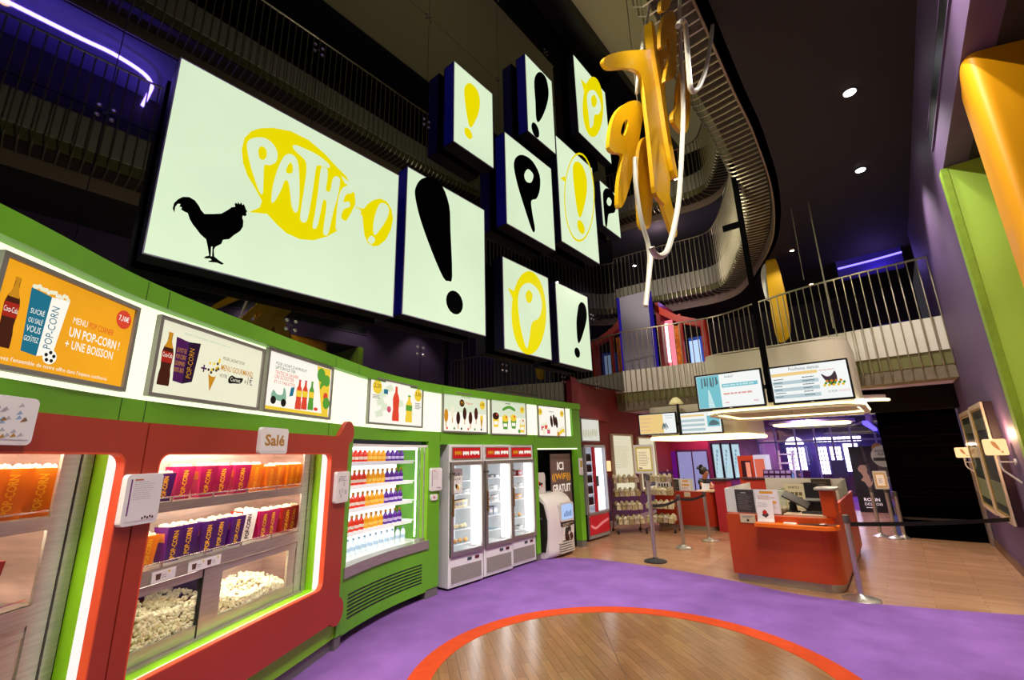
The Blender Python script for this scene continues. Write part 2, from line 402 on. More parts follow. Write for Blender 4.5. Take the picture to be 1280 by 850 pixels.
# ================================================================== THE GREEN COUNTER FRONT
FV = [(-2.05, -.85), (-2.70, -.06), (-3.28, .56), (-3.85, 1.45), (-4.42, 2.45), (-4.75, 3.05), (-5.0, 3.75), (-5.15, 4.6), (-5.2, 5.4), (-5.2, 7.0), (-5.2, 8.52)]
FC = smooth_path(FV, 8); FL = [0]
for a, b in zip(FC, FC[1:]): FL.append(FL[-1]+math.hypot(b[0]-a[0], b[1]-a[1]))
FN = []
for i in range(len(FC)):
    a = FC[max(0, i-1)]; b = FC[min(len(FC)-1, i+1)]; l = math.hypot(b[0]-a[0], b[1]-a[1]); FN.append(((b[1]-a[1])/l, -(b[0]-a[0])/l))
def fp(u, d=0):
    i = 0
    while i < len(FL)-2 and FL[i+1] < u: i += 1
    k = (u-FL[i])/(FL[i+1]-FL[i]); kk = max(0, min(1, k))
    nx, ny = [FN[i][q]*(1-kk)+FN[i+1][q]*kk for q in (0, 1)]
    return V((FC[i][0]+(FC[i+1][0]-FC[i][0])*k+nx*d, FC[i][1]+(FC[i+1][1]-FC[i][1])*k+ny*d, 0)), math.atan2(ny, nx)
def FT(u, z, d=0): p, a = fp(u, d); return V((p.x, p.y, z))
def fbox(m, u0, u1, z0, z1, d0, d1, mat): return m.box(u0, u1, z0, z1, d0, d1, mat, max(1, math.ceil((u1-u0)/.14)))
def FF(u, z=0, d=0):                       # flat frame tangent to the front
    p, a = fp(u, d); return Fr((p.x, p.y, z), (-math.sin(a), math.cos(a), 0), (0, 0, 1))
def chord(u0, u1, d=0):
    a, _ = fp(u0, d); b, _ = fp(u1, d); return Fr(a, b-a, (0, 0, 1)), (b-a).length

root = thing('snack_counter_front', 'curved bright green wall front of the snack counter with glowing menu band', 'counter', FT(6, 0, 0))
m = MB(FT); fbox(m, .0, 10.3, 2.74, 2.85, -.14, .03, GREEN); fbox(m, 0, 10.3, 2.85, 2.86, -.4, .03, GREEN); ob('top_band', m, root)
m = MB(FT); fbox(m, .0, 10.0, 2.17, 2.74, -.14, -.05, GLOW); ob('light_panel', m, root)
m = MB(FT); fbox(m, 0, 10.0, 2.03, 2.17, -.14, .0, GREEN); ob('lower_band', m, root)
m = MB(FT); fbox(m, 10.0, 10.3, 2.03, 2.74, -.14, .0, GREEN); ob('end_panel', m, root)
for u in (1.84, 2.0, 3.97, 4.45, 6.28, 8.66):
    for z0, z1, d in ((2.03, 2.17, 0), (2.74, 2.85, .03)): m = MB(FT); m.box(u-.003, u+.003, z0, z1, d, d+.0015, M('joint_dark', '#1f4a08', .7)); ob('panel_joint', m, root)
for u0, u1, n in ((4.36, 4.47, 1), (6.04, 6.28, 1), (8.62, 8.73, 1), (10.13, 10.3, 1)):
    m = MB(FT); fbox(m, u0, u1, .12, 2.03, -.14, 0, GREEN); ob('post', m, root)
    m = MB(FT); fbox(m, u0, u1, 0, .12, -.14, -.01, PLINTH); ob('post_foot', m, root)
m = MB(FT); fbox(m, 6.28, 8.62, 1.99, 2.03, -.14, 0, GREEN); fbox(m, 8.73, 10.13, 1.93, 2.03, -.14, 0, GREEN); ob('lintel', m, root)
m = MB(FT); fbox(m, 8.73, 10.13, 1.905, 1.93, -.1, .002, GLOW); ob('niche_light_edge', m, root)
m = MB(FT); fbox(m, .0, 4.47, .12, .3, -.14, -.02, GREEN_L); ob('lower_strip', m, root)
m = MB(FT); fbox(m, .0, 4.36, 0, .12, -.2, -.05, PLINTH); ob('plinth', m, root)
m = MB(FT); fbox(m, 4.47, 6.04, .10, .63, -.14, 0, GREEN); ob('cooler_apron', m, root)
gb = MB(FT)
for i in range(7): gb.box(4.55, 5.95, .225+i*.036, .238+i*.036, -.002, .004, BLACK, 10)
ob('ventilation_grille', gb, root)
m = MB(FT); fbox(m, 4.43, 6.06, .625, .73, -.12, .02, STEEL); ob('steel_sill', m, root, label='brushed steel sill')
# black back of the niches
m = MB(FT); fbox(m, 6.28, 8.62, 0, 1.99, -.75, -.7, BLACK); fbox(m, 8.73, 10.13, 0, 1.93, -.75, -.7, BLACK); fbox(m, 8.73, 10.13, 1.93, 1.99, -.7, -.14, BLACK)
m.box(8.6, 8.73, 0, 2, -.75, -.14, BLACK); m.box(10.13, 10.3, 0, 2, -.75, -.14, BLACK); m.box(6.1, 6.28, 0, 2, -.75, -.14, GREEN); ob('niche_lining', m, root)

# ---------------------------------------------------------------- menu boards
def board(u0, u1, z0, z1, label, draw, bg, group='menu boards on the glowing band'):
    F, w = chord(u0, u1, -.02); F.o.z = z0; h = z1-z0
    p = F(w/2, 0, 0)
    t = thing('menu_board', label, 'menu board', p, group)
    f = MB(F); e = .022 if w > .7 else .016
    f.plate([R4(0, w, 0, h), R4(e, w-e, e, h-e)[::-1]], 0, .035, GREY); ob('frame', f, t)
    a = MB(F); a.plate(R4(e, w-e, e, h-e), .0, .02, bg); draw(a, w, h); ob('printed_panel', a, t)
P_ORG = E('print_orange', '#f2a51e', .95, var=.15, scale=1.5); P_CRM = E('print_cream', '#f2f0d2', .9); P_YEL = E('print_yellow', '#f3cf3a', .9)
P_WHT = E('print_white', '#fbf8ea', .95); P_RED = PR('print_red', '#b8281a'); P_BRN = PR('print_brown', '#4a2312', .3); P_TEAL = PR('print_teal', '#1c7f9a')
P_PUR = PR('print_purple', '#5a1a66', .4); P_DPUR = PR('print_dark_purple', '#32103f', .3); P_GRN = PR('print_green', '#5fae3a'); P_BLK = PR('print_black', '#1a1714', .15); P_GRY = PR('print_grey', '#8c8a7c', .4)
P_GOLD = PR('print_gold', '#d09018', .7); P_LBL = PR('print_pale_blue', '#9fd0d8', .7); P_PNK = PR('print_pink', '#e05a78', .6); P_COR = PR('print_coral', '#e3472c', .7); P_TINT = PR('print_pale', '#d8e4c8', .8); P_COLA = PR('print_cola', '#5a2410', .3)
D = .0205
def contour(m, cx, cy, w, h, mat, d=D, label=None, cap=None):       # a waisted bottle, drawn flat
    pr = [(0, .5), (.04, .52), (.2, .5), (.32, .42), (.45, .46), (.62, .5), (.72, .4), (.82, .2), (.97, .16), (1, .16)]
    L = [(cx+r*w, cy-h/2+t*h) for t, r in pr] + [(cx-r*w, cy-h/2+t*h) for t, r in reversed(pr)]
    m.plate(L, d, d, mat)
    if label: m.plate(R4(cx-.47*w, cx+.47*w, cy-h/2+.43*h, cy-h/2+.64*h), d, d+.0004, label)
    if cap and mat is P_COLA: m.plate([(cx-.36*w, cy+.22*h), (cx+.36*w, cy+.22*h), (cx+.15*w, cy+.38*h), (cx+.12*w, cy+.47*h), (cx-.12*w, cy+.47*h), (cx-.15*w, cy+.38*h)], d, d+.0003, P_GOLD)
    if cap: m.plate(R4(cx-.2*w, cx+.2*w, cy+h*.46, cy+h*.52), d, d+.0004, cap)
def carton(m, cx, cy, w, h, front, side, txt, tcol, d=D):
    x0, x1 = cx-w/2, cx+w/2; xm = cx-.02*w; y0, y1 = cy-h/2, cy+h/2
    m.plate([(x0+.1*w, y0+.03*h), (xm, y0), (xm+.04*w, y1-.04*h), (x0, y1)], d, d, front)
    m.plate([(xm, y0), (x1-.14*w, y0+.08*h), (x1, y1), (xm+.04*w, y1-.04*h)], d, d, side)
    for i in range(16): m.disc(x0+w*(.06+.88*i/15), y1+h*rnd.uniform(.0, .06), w*.055, P_CRM, d+.0002+i*.00002, 7)
    m.text('POP-CORN', xm+.1*w, y0+.15*h, w*.2, h*.68, tcol, d+.0005, rot=90)
def b1(m, w, h):
    contour(m, .12*w, .5*h, .085*w, .62*h, P_COLA, label=P_RED, cap=P_GOLD); m.text('Coca-Cola', .083*w, .5*h, .075*w, .05*h, P_WHT, D+.001)
    carton(m, .325*w, .48*h, .25*w, .6*h, P_TEAL, P_WHT, 'POP-CORN', P_TEAL)
    for i, s in enumerate(('SUCRÉ', 'OU SALÉ', 'VOUS', 'GOÛTEZ')): m.text(s, .225*w, (.55-.085*i)*h, .085*w, .06*h, P_WHT, D+.001)
    m.disc(.40*w, .2*h, .045*w, P_WHT, D+.001)
    for q in range(5): m.disc(.40*w+.026*w*math.cos(q*1.257+.3), .2*h+.026*w*math.sin(q*1.257+.3), .012*w, P_BLK, D+.0013, 6)
    m.text('MENU', .50*w, .58*h, .105*w, .065*h, P_WHT, D); m.text('POP CORNER', .62*w, .58*h, .20*w, .065*h, P_COR, D)
    m.text('UN POP-CORN !', .49*w, .44*h, .40*w, .1*h, P_WHT, D, bold=.02); m.text('+ UNE BOISSON', .48*w, .32*h, .37*w, .09*h, P_WHT, D, bold=.01)
    m.disc(.885*w, .80*h, .068*w, P_COR, D); m.text('7,10€', .84*w, .77*h, .09*w, .075*h, P_WHT, D+.0005, bold=.02)
    m.text("Retrouvez l'ensemble de notre offre dans l'espace confiserie", .04*w, .075*h, .80*w, .05*h, P_WHT, D)
def b2(m, w, h):
    contour(m, .10*w, .48*h, .085*w, .66*h, P_COLA, label=P_RED, cap=P_GOLD); m.text('Coca-Cola', .065*w, .5*h, .07*w, .06*h, P_WHT, D+.001)
    carton(m, .245*w, .5*h, .2*w, .58*h, P_PUR, P_DPUR, 'POP-CORN', P_GOLD)
    for i, s in enumerate(('LE POT DE', 'POP-CORN', 'GOURMAND', '100% BIO')): m.text(s, .162*w, (.6-.085*i)*h, .075*w, .06*h, P_GOLD, D+.001)
    m.text('+', .375*w, .42*h, .05*w, .1*h, P_PUR, D, bold=.02)
    m.plate([(.44*w, .46*h), (.475*w, .17*h), (.53*w, .46*h)], D, D, P_GOLD); m.plate(ell(.487*w, .53*h, .062*w, .15*h), D, D+.0003, P_CRM)
    for i in range(14): m.disc(.487*w+rnd.uniform(-.045, .045)*w, .53*h+rnd.uniform(-.11, .11)*h, .011*w, P_BRN if i % 2 else P_YEL, D+.0008, 7)
    m.text("POUR L'ACHAT D'UN", .565*w, .655*h, .22*w, .05*h, P_BRN, D); m.text('MENU GOURMAND', .555*w, .50*h, .34*w, .085*h, P_GOLD, D, bold=.01)
    m.text('VOTRE', .55*w, .40*h, .075*w, .05*h, P_BRN, D); m.plate(smooth_loop([(.64*w, .4*h), (.67*w, .46*h), (.72*w, .44*h), (.79*w, .45*h), (.77*w, .37*h), (.7*w, .35*h), (.65*w, .34*h)]), D, D, P_BLK); m.text('Cornet', .66*w, .375*h, .105*w, .06*h, P_CRM, D+.0006)
    m.text('à', .81*w, .39*h, .02*w, .05*h, P_BRN, D); m.text('1€', .845*w, .37*h, .055*w, .13*h, P_PUR, D)
    m.rules(.2*w, .85*h, .62*w, .05*h, 1, P_TINT, D)
def b3(m, w, h):
    m.plate([(.72*w, .95*h), (.96*w, .95*h), (.96*w, .06*h), (.86*w, .06*h)], D, D, P_YEL)
    for x, y, r, mt in ((.80, .8, .07, P_GRN), (.9, .72, .06, P_GRN), (.88, .5, .07, P_YEL), (.92, .3, .06, P_GRN), (.9, .42, .04, P_COR), (.78, .86, .03, P_YEL), (.84, .6, .05, P_GRN)): m.disc(x*w, y*h, r*w, mt, D+.0004+x*.0002)
    for i, (x, c) in enumerate(((.47, P_COR), (.56, P_COR), (.66, P_GRN))): contour(m, x*w, (.36+.01*i)*h, .085*w, .5*h, c, D+.0005*i, label=P_YEL, cap=P_PNK if i < 2 else P_GRN)
    m.text("POUR L'ACHAT D'UN PRODUIT", .12*w, .77*h, .44*w, .05*h, P_BRN, D); m.text("LIPTON ICE TEA", .12*w, .70*h, .27*w, .055*h, P_BRN, D)
    m.text("TENTEZ DE GAGNER", .12*w, .62*h, .32*w, .055*h, P_COR, D); m.text("UN SCOOTER", .12*w, .545*h, .26*w, .065*h, P_COR, D); m.text("ET 15 TABLETTES", .12*w, .47*h, .28*w, .05*h, P_COR, D)
    m.plate(smooth_loop([(.1*w, .24*h), (.12*w, .36*h), (.17*w, .3*h), (.24*w, .31*h), (.25*w, .42*h), (.28*w, .38*h), (.29*w, .22*h), (.2*w, .2*h)]), D, D, PR('print_mint', '#8fc4a4', .6)); m.disc(.13*w, .2*h, .035*w, P_BLK, D+.0005); m.disc(.265*w, .18*h, .035*w, P_BLK, D+.0005)
    m.plate([(.335*w, .3*h), (.385*w, .32*h), (.4*w, .47*h), (.35*w, .45*h)], D, D, P_TEAL); m.plate(ell(.75*w, .16*h, .035*w, .03*h), D, D, P_COR)
    m.plate(R4(.03*w, .97*w, .03*h, .1*h), D-.0003, D-.0003, P_YEL)
def b4(m, w, h):
    for i in range(9):
        x = rnd.uniform(.06, .85)*w; y = rnd.uniform(.1, .8)*h; m.plate([(x, y), (x+.12*w, y+.06*h), (x+.08*w, y+.2*h), (x-.02*w, y+.12*h)], D-.0002, D-.0002, P_TINT)
    contour(m, .47*w, .5*h, .12*w, .78*h, P_COR); contour(m, .72*w, .42*h, .13*w, .62*h, P_YEL, label=P_GRN, cap=P_GRN)
    for x, y, s in ((.14, .8, '2,20'), (.9, .78, '3,30')): m.disc(x*w, y*h, .075*w, P_YEL, D); m.text(s, (x-.055)*w, (y-.03)*h, .11*w, .1*h, P_BLK, D+.0005)
    m.plate(R4(.25*w, .32*w, .68*h, .78*h), D, D, P_TEAL); m.rules(.07*w, .55*h, .14*w, .09*h, 3, P_GRY, D); m.rules(.84*w, .45*h, .13*w, .16*h, 4, P_GRY, D); m.plate(ell(.35*w, .35*h, .035*w, .07*h), D, D, P_PNK)
def b5(m, w, h):
    m.plate(R4(.03*w, .97*w, .5*h, .95*h), D-.0003, D-.0003, P_TINT); m.disc(.41*w, .74*h, .055*w, P_BRN, D); m.text('M', .38*w, .70*h, .06*w, .09*h, P_GOLD, D+.0005); m.text('Magnum', .5*w, .71*h, .16*w, .07*h, P_COR, D)
    m.text('NOS GLACES', .4*w, .88*h, .2*w, .04*h, P_GRY, D)
    for x, y, c in ((.08, .4, P_GOLD), (.21, .5, P_CRM), (.33, .36, P_BRN), (.47, .48, P_BRN), (.6, .38, P_COLA), (.73, .5, P_COLA)):
        m.plate(ell(x*w, y*h, .042*w, .16*h), D, D, c); m.plate(R4((x-.008)*w, (x+.008)*w, (y-.27)*h, (y-.14)*h), D, D, P_GOLD)
    m.plate([(.83*w, .36*h), (.855*w, .08*h), (.89*w, .36*h)], D, D, P_GOLD); m.plate(ell(.86*w, .4*h, .036*w, .08*h), D, D, P_YEL)
    for i in range(6): m.disc((.1+.15*i)*w, .1*h, .018*w, (P_COR, P_GRN, P_BRN)[i % 3], D)
    m.disc(.88*w, .74*h, .065*w, P_YEL, D); m.text('5,40', .835*w, .71*h, .09*w, .09*h, P_BLK, D+.0005)
def b6(m, w, h):
    m.plate(R4(.03*w, .97*w, .5*h, .95*h), D-.0003, D-.0003, P_TINT); m.plate(smooth_loop([(.33*w, .74*h), (.5*w, .83*h), (.66*w, .76*h), (.66*w, .68*h), (.5*w, .75*h), (.34*w, .67*h)]), D, D, P_GRN); m.rules(.4*w, .87*h, .22*w, .05*h, 1, P_GRY, D)
    for x, y, c, k in ((.14, .45, P_BRN, P_YEL), (.39, .4, P_YEL, P_GRN), (.62, .43, P_YEL, P_GRN), (.87, .33, P_CRM, P_YEL)):
        m.plate([((x-.08)*w, y*h), ((x-.055)*w, (y-.24)*h), ((x+.055)*w, (y-.24)*h), ((x+.08)*w, y*h)], D, D, k); m.plate(ell(x*w, (y+.06)*h, .085*w, .1*h), D, D+.0003, c); m.disc((x+.03)*w, (y+.1)*h, .02*w, P_COR, D+.0008)
        m.plate(R4((x-.05)*w, (x+.05)*w, (y-.17)*h, (y-.08)*h), D, D+.0004, P_WHT)
    m.disc(.78*w, .12*h, .035*w, P_GRN, D); m.disc(.88*w, .74*h, .065*w, P_YEL, D); m.text('6,50', .84*w, .71*h, .08*w, .09*h, P_BLK, D+.0005)
def b7(m, w, h):
    for x in (.09, .88): m.disc(x*w, .78*h, .07*w, P_YEL, D); m.text('5,20' if x < .5 else '6,20', (x-.045)*w, .74*h, .09*w, .1*h, P_BLK, D+.0005)
    for x, y in ((.48, .5), (.58, .54), (.66, .48)): m.plate(ell(x*w, y*h, .045*w, .19*h, rot=8), D, D, P_BRN)
    for x, y, c in ((.16, .3, P_PNK), (.28, .34, P_COR), (.36, .2, P_PNK), (.2, .16, P_CRM), (.8, .2, P_YEL), (.9, .25, P_YEL), (.72, .14, P_GOLD)): m.plate(R4((x-.05)*w, (x+.05)*w, (y-.1)*h, (y+.08)*h), D, D+.0002, c); m.plate(ell(x*w, (y+.07)*h, .055*w, .05*h), D, D+.0005, P_CRM)
    m.rules(.4*w, .8*h, .22*w, .04*h, 1, P_GRY, D)
board(1.065, 1.835, 2.2, 2.69, 'large orange menu board with bottle, teal carton and red price circle', b1, P_ORG)
board(1.99, 2.96, 2.2, 2.7, 'cream menu board with purple carton plus ice cream cone', b2, P_CRM)
board(3.0, 3.97, 2.2, 2.73, 'yellow edged menu board with three iced tea bottles and scooter', b3, P_WHT)
board(4.735, 5.885, 2.21, 2.78, 'menu board with tall red bottle between two yellow price dots', b4, P_WHT)
board(6.32, 7.37, 2.17, 2.79, 'menu board with a row of chocolate ice cream sticks', b5, P_WHT)
board(7.45, 8.43, 2.155, 2.775, 'menu board with four ice cream tubs', b6, P_WHT)
board(8.78, 9.73, 2.145, 2.75, 'menu board at the far right end with snacks and two price dots', b7, P_WHT)
# wall mounted sheet holders
def holder(u0, u1, z0, z1, d, label, draw, group='sheet holders on the counter front', bg=WHITE):
    F, w = chord(u0, u1, d); F.o.z = z0; h = z1-z0
    t = thing('sheet_holder', label, 'sign', F(w/2, 0, 0), group)
    f = MB(F); f.plate(rrect(0, w, 0, h, .025), -.02, .012, WHITE); ob('holder', f, t, bevel=.004)
    a = MB(F); e = .022; a.plate(R4(e, w-e, e, h-e), .0125, .014, bg); draw(a, w, h); ob('sheet', a, t)
SHT = M('paper', '#f1eef0', .8); SG = M('paper_grey', '#b9b6bb', .8)
def list_sheet(m, w, h):
    m.plate(R4(.1*w, .14*w, .2*h, .9*h), .0145, .0145, M('ink_purple', '#7a3b7c', .8)); m.rules(.2*w, .5*h, .55*w, .38*h, 9, SG, .0145, .25); m.plate(R4(.2*w, .42*w, .87*h, .9*h), .0145, .0145, M('ink_red', '#c2603a', .8))
    for i in range(5): m.disc((.55+.07*i)*w, (.12+.02*(i % 2))*h, .03*w, M('ink_brown', '#5a3a2c', .8), .0146+i*.0001, 8)
def sale_sheet(m, w, h): m.text('Salé', .14*w, .3*h, .72*w, .44*h, M('ink_gold', '#b5822a', .5), .0146, bold=.03)
def map_sheet(m, w, h):
    for i in range(7):
        x = .15*w+.1*w*i; y = rnd.uniform(.15, .7)*h; m.plate(R4(x, x+.07*w, y, y+.14*h), .0145, .0145, SG)
    m.rules(.2*w, .7*h, .55*w, .18*h, 4, M('ink_dark', '#55505a', .8), .0145, .3)
def foil_sheet(m, w, h):
    for i in range(26):
        x = rnd.uniform(.12, .8)*w; y = rnd.uniform(.1, .85)*h; m.plate([(x, y), (x+.09*w, y+.03*h), (x+.05*w, y+.1*h)], .0145, .0145, (SG, M('ink_blue', '#8fb0cf', .6), M('ink_gold', '#b5822a', .5))[i % 3])
RF = .045
holder(1.885, 2.125, 1.485, 1.755, RF+.02, 'white price list holder on the red joint between the two popcorn cases', list_sheet)
holder(2.935, 3.265, 1.865, 2.07, RF+.02, 'white holder reading Salé above the popcorn case', sale_sheet)
holder(4.055, 4.30, 1.39, 1.69, RF+.02, 'white holder with small grey plan at the right of the popcorn case', map_sheet)
holder(6.06, 6.30, 1.355, 1.665, .02, 'white list holder on the green post left of the freezers', list_sheet)
holder(6.09, 6.22, 1.23, 1.31, .012, 'tiny white card below the list on the green post', lambda m, w, h: (m.plate(R4(.3*w, .5*w, .3*h, .7*h), .0145, .0145, P_RED), m.rules(.55*w, .35*h, .3*w, .3*h, 2, SG, .0145)))
holder(1.0, 1.30, 1.895, 2.09, RF+.02, 'white holder with silver and gold leaflet at the far left', foil_sheet)
holder(10.15, 10.28, 1.38, 1.72, .012, 'small yellowish notice on the last green post beside the bottle fridge', lambda m, w, h: (m.plate(R4(.18*w, .82*w, .45*h, .85*h), .0145, .0145, M('ink_olive', '#b9a94e', .8)), m.rules(.15*w, .12*h, .7*w, .25*h, 4, SG, .0145, .3)))

# ---------------------------------------------------------------- popcorn display cases
PINKST = M('warm_steel', '#dcc4b8', .35, .6, var=.15, scale=4, stretch=(1, 1, 8))
DARKGL = M('dark_panel', '#15120f', .3)
def red_frame(m, u0, u1, knobs):
    o = [(u0, .28), (u1, .28)]
    if knobs:
        o += [(q, z) for q, z in ell(4.27, .38, .125, .125, 12, -140, 95)]
        o += [(4.30, .6), (4.30, 1.93)]
        o += [(q, z) for q, z in ell(4.29, 2.09, .11, .115, 14, -80, 170)]
        o += [(4.1, 2.04)]
        o = [(u0, .28)] + o[2:]
    else: o += [(u1, 2.04)]
    o += [(u0, 2.04)]
    return o
def case(u0, u1, v0, v1, name_label, knobs, left):
    t = thing('popcorn_case', name_label, 'display case', FT((u0+u1)/2, 0, 0), 'popcorn display cases')
    cuts = [u0+.12*i for i in range(1, int((u1+.3-u0)/.12)+1)]
    m = MB(FT); inner = rrect(v0, v1, .64, 1.87, .07, 5)[::-1]
    m.plate([red_frame(m, u0, u1, knobs), inner], 0, RF, RED, cuts); ob('red_surround', m, t)
    m = MB(FT); m.plate([rrect(v0-.001, v1+.001, .639, 1.871, .07, 5), rrect(v0+.008, v1-.008, .648, 1.862, .066, 5)[::-1]], .0, RF+.001, REDEDGE, cuts); ob('orange_edge', m, t)
    w1 = v1+.035
    m = MB(FT); fbox(m, v0-.02, w1, .60, .641, -.03, -.0, GLOW); fbox(m, v0-.02, w1, .6, .637, -.16, -.03, GREEN_L)
    m.box(w1-.02, w1, .6, 1.9, -.075, .0, E('jamb_light', '#fff6f2', .95)); m.box(w1-.02, w1, .6, 1.9, -.16, -.075, GREEN_L)
    m.box(v0-.03, v0-.01, .6, 1.9, -.16, 0, GREEN_L); ob('lining', m, t, label='lime and white lining')
    # cabinet behind
    m = MB(FT); fbox(m, v0-.1, w1+.15, .5, 2.0, -.66, -.64, PINKST); fbox(m, v0-.1, w1+.15, .5, .6, -.65, -.16, STEEL); m.box(w1, w1+.02, .5, 2, -.65, -.15, PINKST); m.box(v0-.12, v0-.1, .5, 2, -.65, -.15, PINKST); fbox(m, v0-.1, w1+.15, 1.94, 1.98, -.65, -.02, PINKST)
    ob('cabinet', m, t)
    m = MB(FT); fbox(m, v0-.05, w1-.1, 1.88, 1.9, -.20, -.17, TUBEL); fbox(m, v0-.05, w1-.2, 1.515, 1.53, -.20, -.175, TUBEL); ob('light_tube', m, t)
    m = MB(FT); m.box(w1-.19, w1-.10, .62, 1.9, -.165, -.15, STEEL); m.box(w1-.09, w1-.03, .62, 1.9, -.16, -.145, STEEL); m.box(w1-.1, w1-.09, .62, 1.9, -.16, -.158, BLACK); m.box(w1-.03, w1-.0, .62, 1.9, -.165, -.15, BLACK); ob('steel_upright', m, t)
    m = MB(FT); fbox(m, v0-.06, w1-.18, 1.505, 1.565, -.165, -.15, STEEL); fbox(m, v0-.06, w1-.15, 1.555, 1.565, -.62, -.15, STEEL); ob('shelf', m, t)
    m = MB(FT); fbox(m, v0-.06, w1-.18, 1.085, 1.17, -.165, -.145, STEEL); fbox(m, v0-.06, w1-.15, 1.16, 1.17, -.62, -.15, STEEL); ob('shelf', m, t)
    for z in (1.595, 1.2):
        m = MB(FT); n = max(2, int((w1-v0)/.1)); m.tube([FT(v0-.06+(w1-.2-v0+.06)*i/n, z, -.16) for i in range(n+1)], .005, CHROME, 6, raw=True)
        for q in range(1, 5): u = v0+(w1-.2-v0)*q/5; m.box(u-.006, u+.006, z-.03, z+.004, -.166, -.154, CHROME)
        ob('guard_rail', m, t)
    # sliding lower panels
    um = v0+.70 if not left else v1-.75
    m = MB(FT); fbox(m, v0-.06, w1-.18, 1.03, 1.08, -.175, -.155, STEEL); fbox(m, v0-.06, w1-.18, .645, .73, -.175, -.155, STEEL); m.box(um, um+.17, .64, 1.08, -.18, -.15, STEEL); m.box(w1-.29, w1-.2, .64, 1.08, -.18, -.16, STEEL); m.box(um-.01, um, .64, 1.08, -.176, -.152, BLACK); fbox(m, v0-.06, w1-.1, .61, .65, -.2, -.12, STEEL); ob('sliding_panel_frame', m, t)
    m = MB(FT); fbox(m, v0-.06, w1-.2, .72, 1.04, -.172, -.168, GL); ob('glass_pane', m, t)
    m = MB(FT); m.box(um+.06, um+.08, .55, 1.15, -.64, -.18, DARKGL); fbox(m, v0-.08, um+.06, .6, 1.15, -.56, -.54, INK); ob('bin_divider', m, t)
    m = MB(FT); fbox(m, um+.1, w1-.22, 1.075, 1.085, -.32, -.28, TUBEL); ob('bin_fill_light', m, t)
    m = MB(FT); fbox(m, v0, um-.03, 1.085, 1.092, -.21, -.185, E('bin_fill_glow', '#fff0de', 9.)); ob('bin_fill_light', m, t)  # unseen glowing tube added to brighten the popcorn behind the left pane
    return t, um
case(.15, 1.995, .3, 1.89, 'left red framed popcorn case, cut by the edge of the view', False, True)
c2, UM = case(2.005, 4.30, 2.11, 4.0, 'right red framed popcorn case with rounded ears beside the drinks cooler', True, False)
# price tickets on the lower shelf edge
def ticket(u0, u1, label):
    F, w = chord(u0, u1, -.14); F.o.z = 1.09; m = MB(F); m.plate(R4(0, w, 0, .065), 0, .003, SHT)
    for k in range(max(1, round(w/.13))): m.plate([(.03+.13*k, .015), (.06+.13*k, .015), (.065+.13*k, .05), (.025+.13*k, .05)], .0035, .0035, M('ink_brown', '#5a3a2c', .8)); m.rules(.07+.13*k, .02, .04, .025, 2, SG, .0035); m.disc(.12+.13*k, .052, .008, M('ink_yellow', '#d9c23a', .8), .0036, 10)
    tag(ob('price_ticket', m), label, 'price tag', 'price tickets on the popcorn shelf')
ticket(2.38, 2.55, 'single white price ticket on the popcorn shelf edge, left one')
ticket(2.65, 2.93, 'double white price ticket on the popcorn shelf edge, right one')

# heaps of loose popcorn
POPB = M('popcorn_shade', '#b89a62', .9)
POP = M('popcorn', '#fff0c6', .8, var=.2, scale=30)
def heap(u0, u1, zf, label, d0=-.5, d1=-.19, n=1100):
    m = MB()
    for i in range(n):
        u = rnd.uniform(u0, u1); d = rnd.uniform(d0, d1); z = zf(u, d)
        if i % 2: d = d1-rnd.uniform(0, .012); z = rnd.uniform(.715, zf(u, d))
        p = FT(u, z, d); m.ico(p, rnd.uniform(.011, .018), POP, 1, jit=.3)
    fb = MB(FT); 
    m.T = FT; fbox(m, u0, u1, .66, .72, d0, d1-.005, POP); nn = 10
    for i in range(nn):
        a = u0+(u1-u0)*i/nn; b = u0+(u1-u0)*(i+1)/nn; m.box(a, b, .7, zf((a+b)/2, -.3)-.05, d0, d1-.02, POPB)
    tag(ob('popcorn_heap', m), label, 'popcorn', None, 'stuff')
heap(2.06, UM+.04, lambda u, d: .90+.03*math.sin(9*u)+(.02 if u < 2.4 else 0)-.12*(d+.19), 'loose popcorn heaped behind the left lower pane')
heap(UM+.12, 3.86, lambda u, d: .83-.08*(u-2.9)+.02*math.sin(11*u)-.25*(d+.19), 'loose popcorn heaped behind the brightly lit right lower pane')

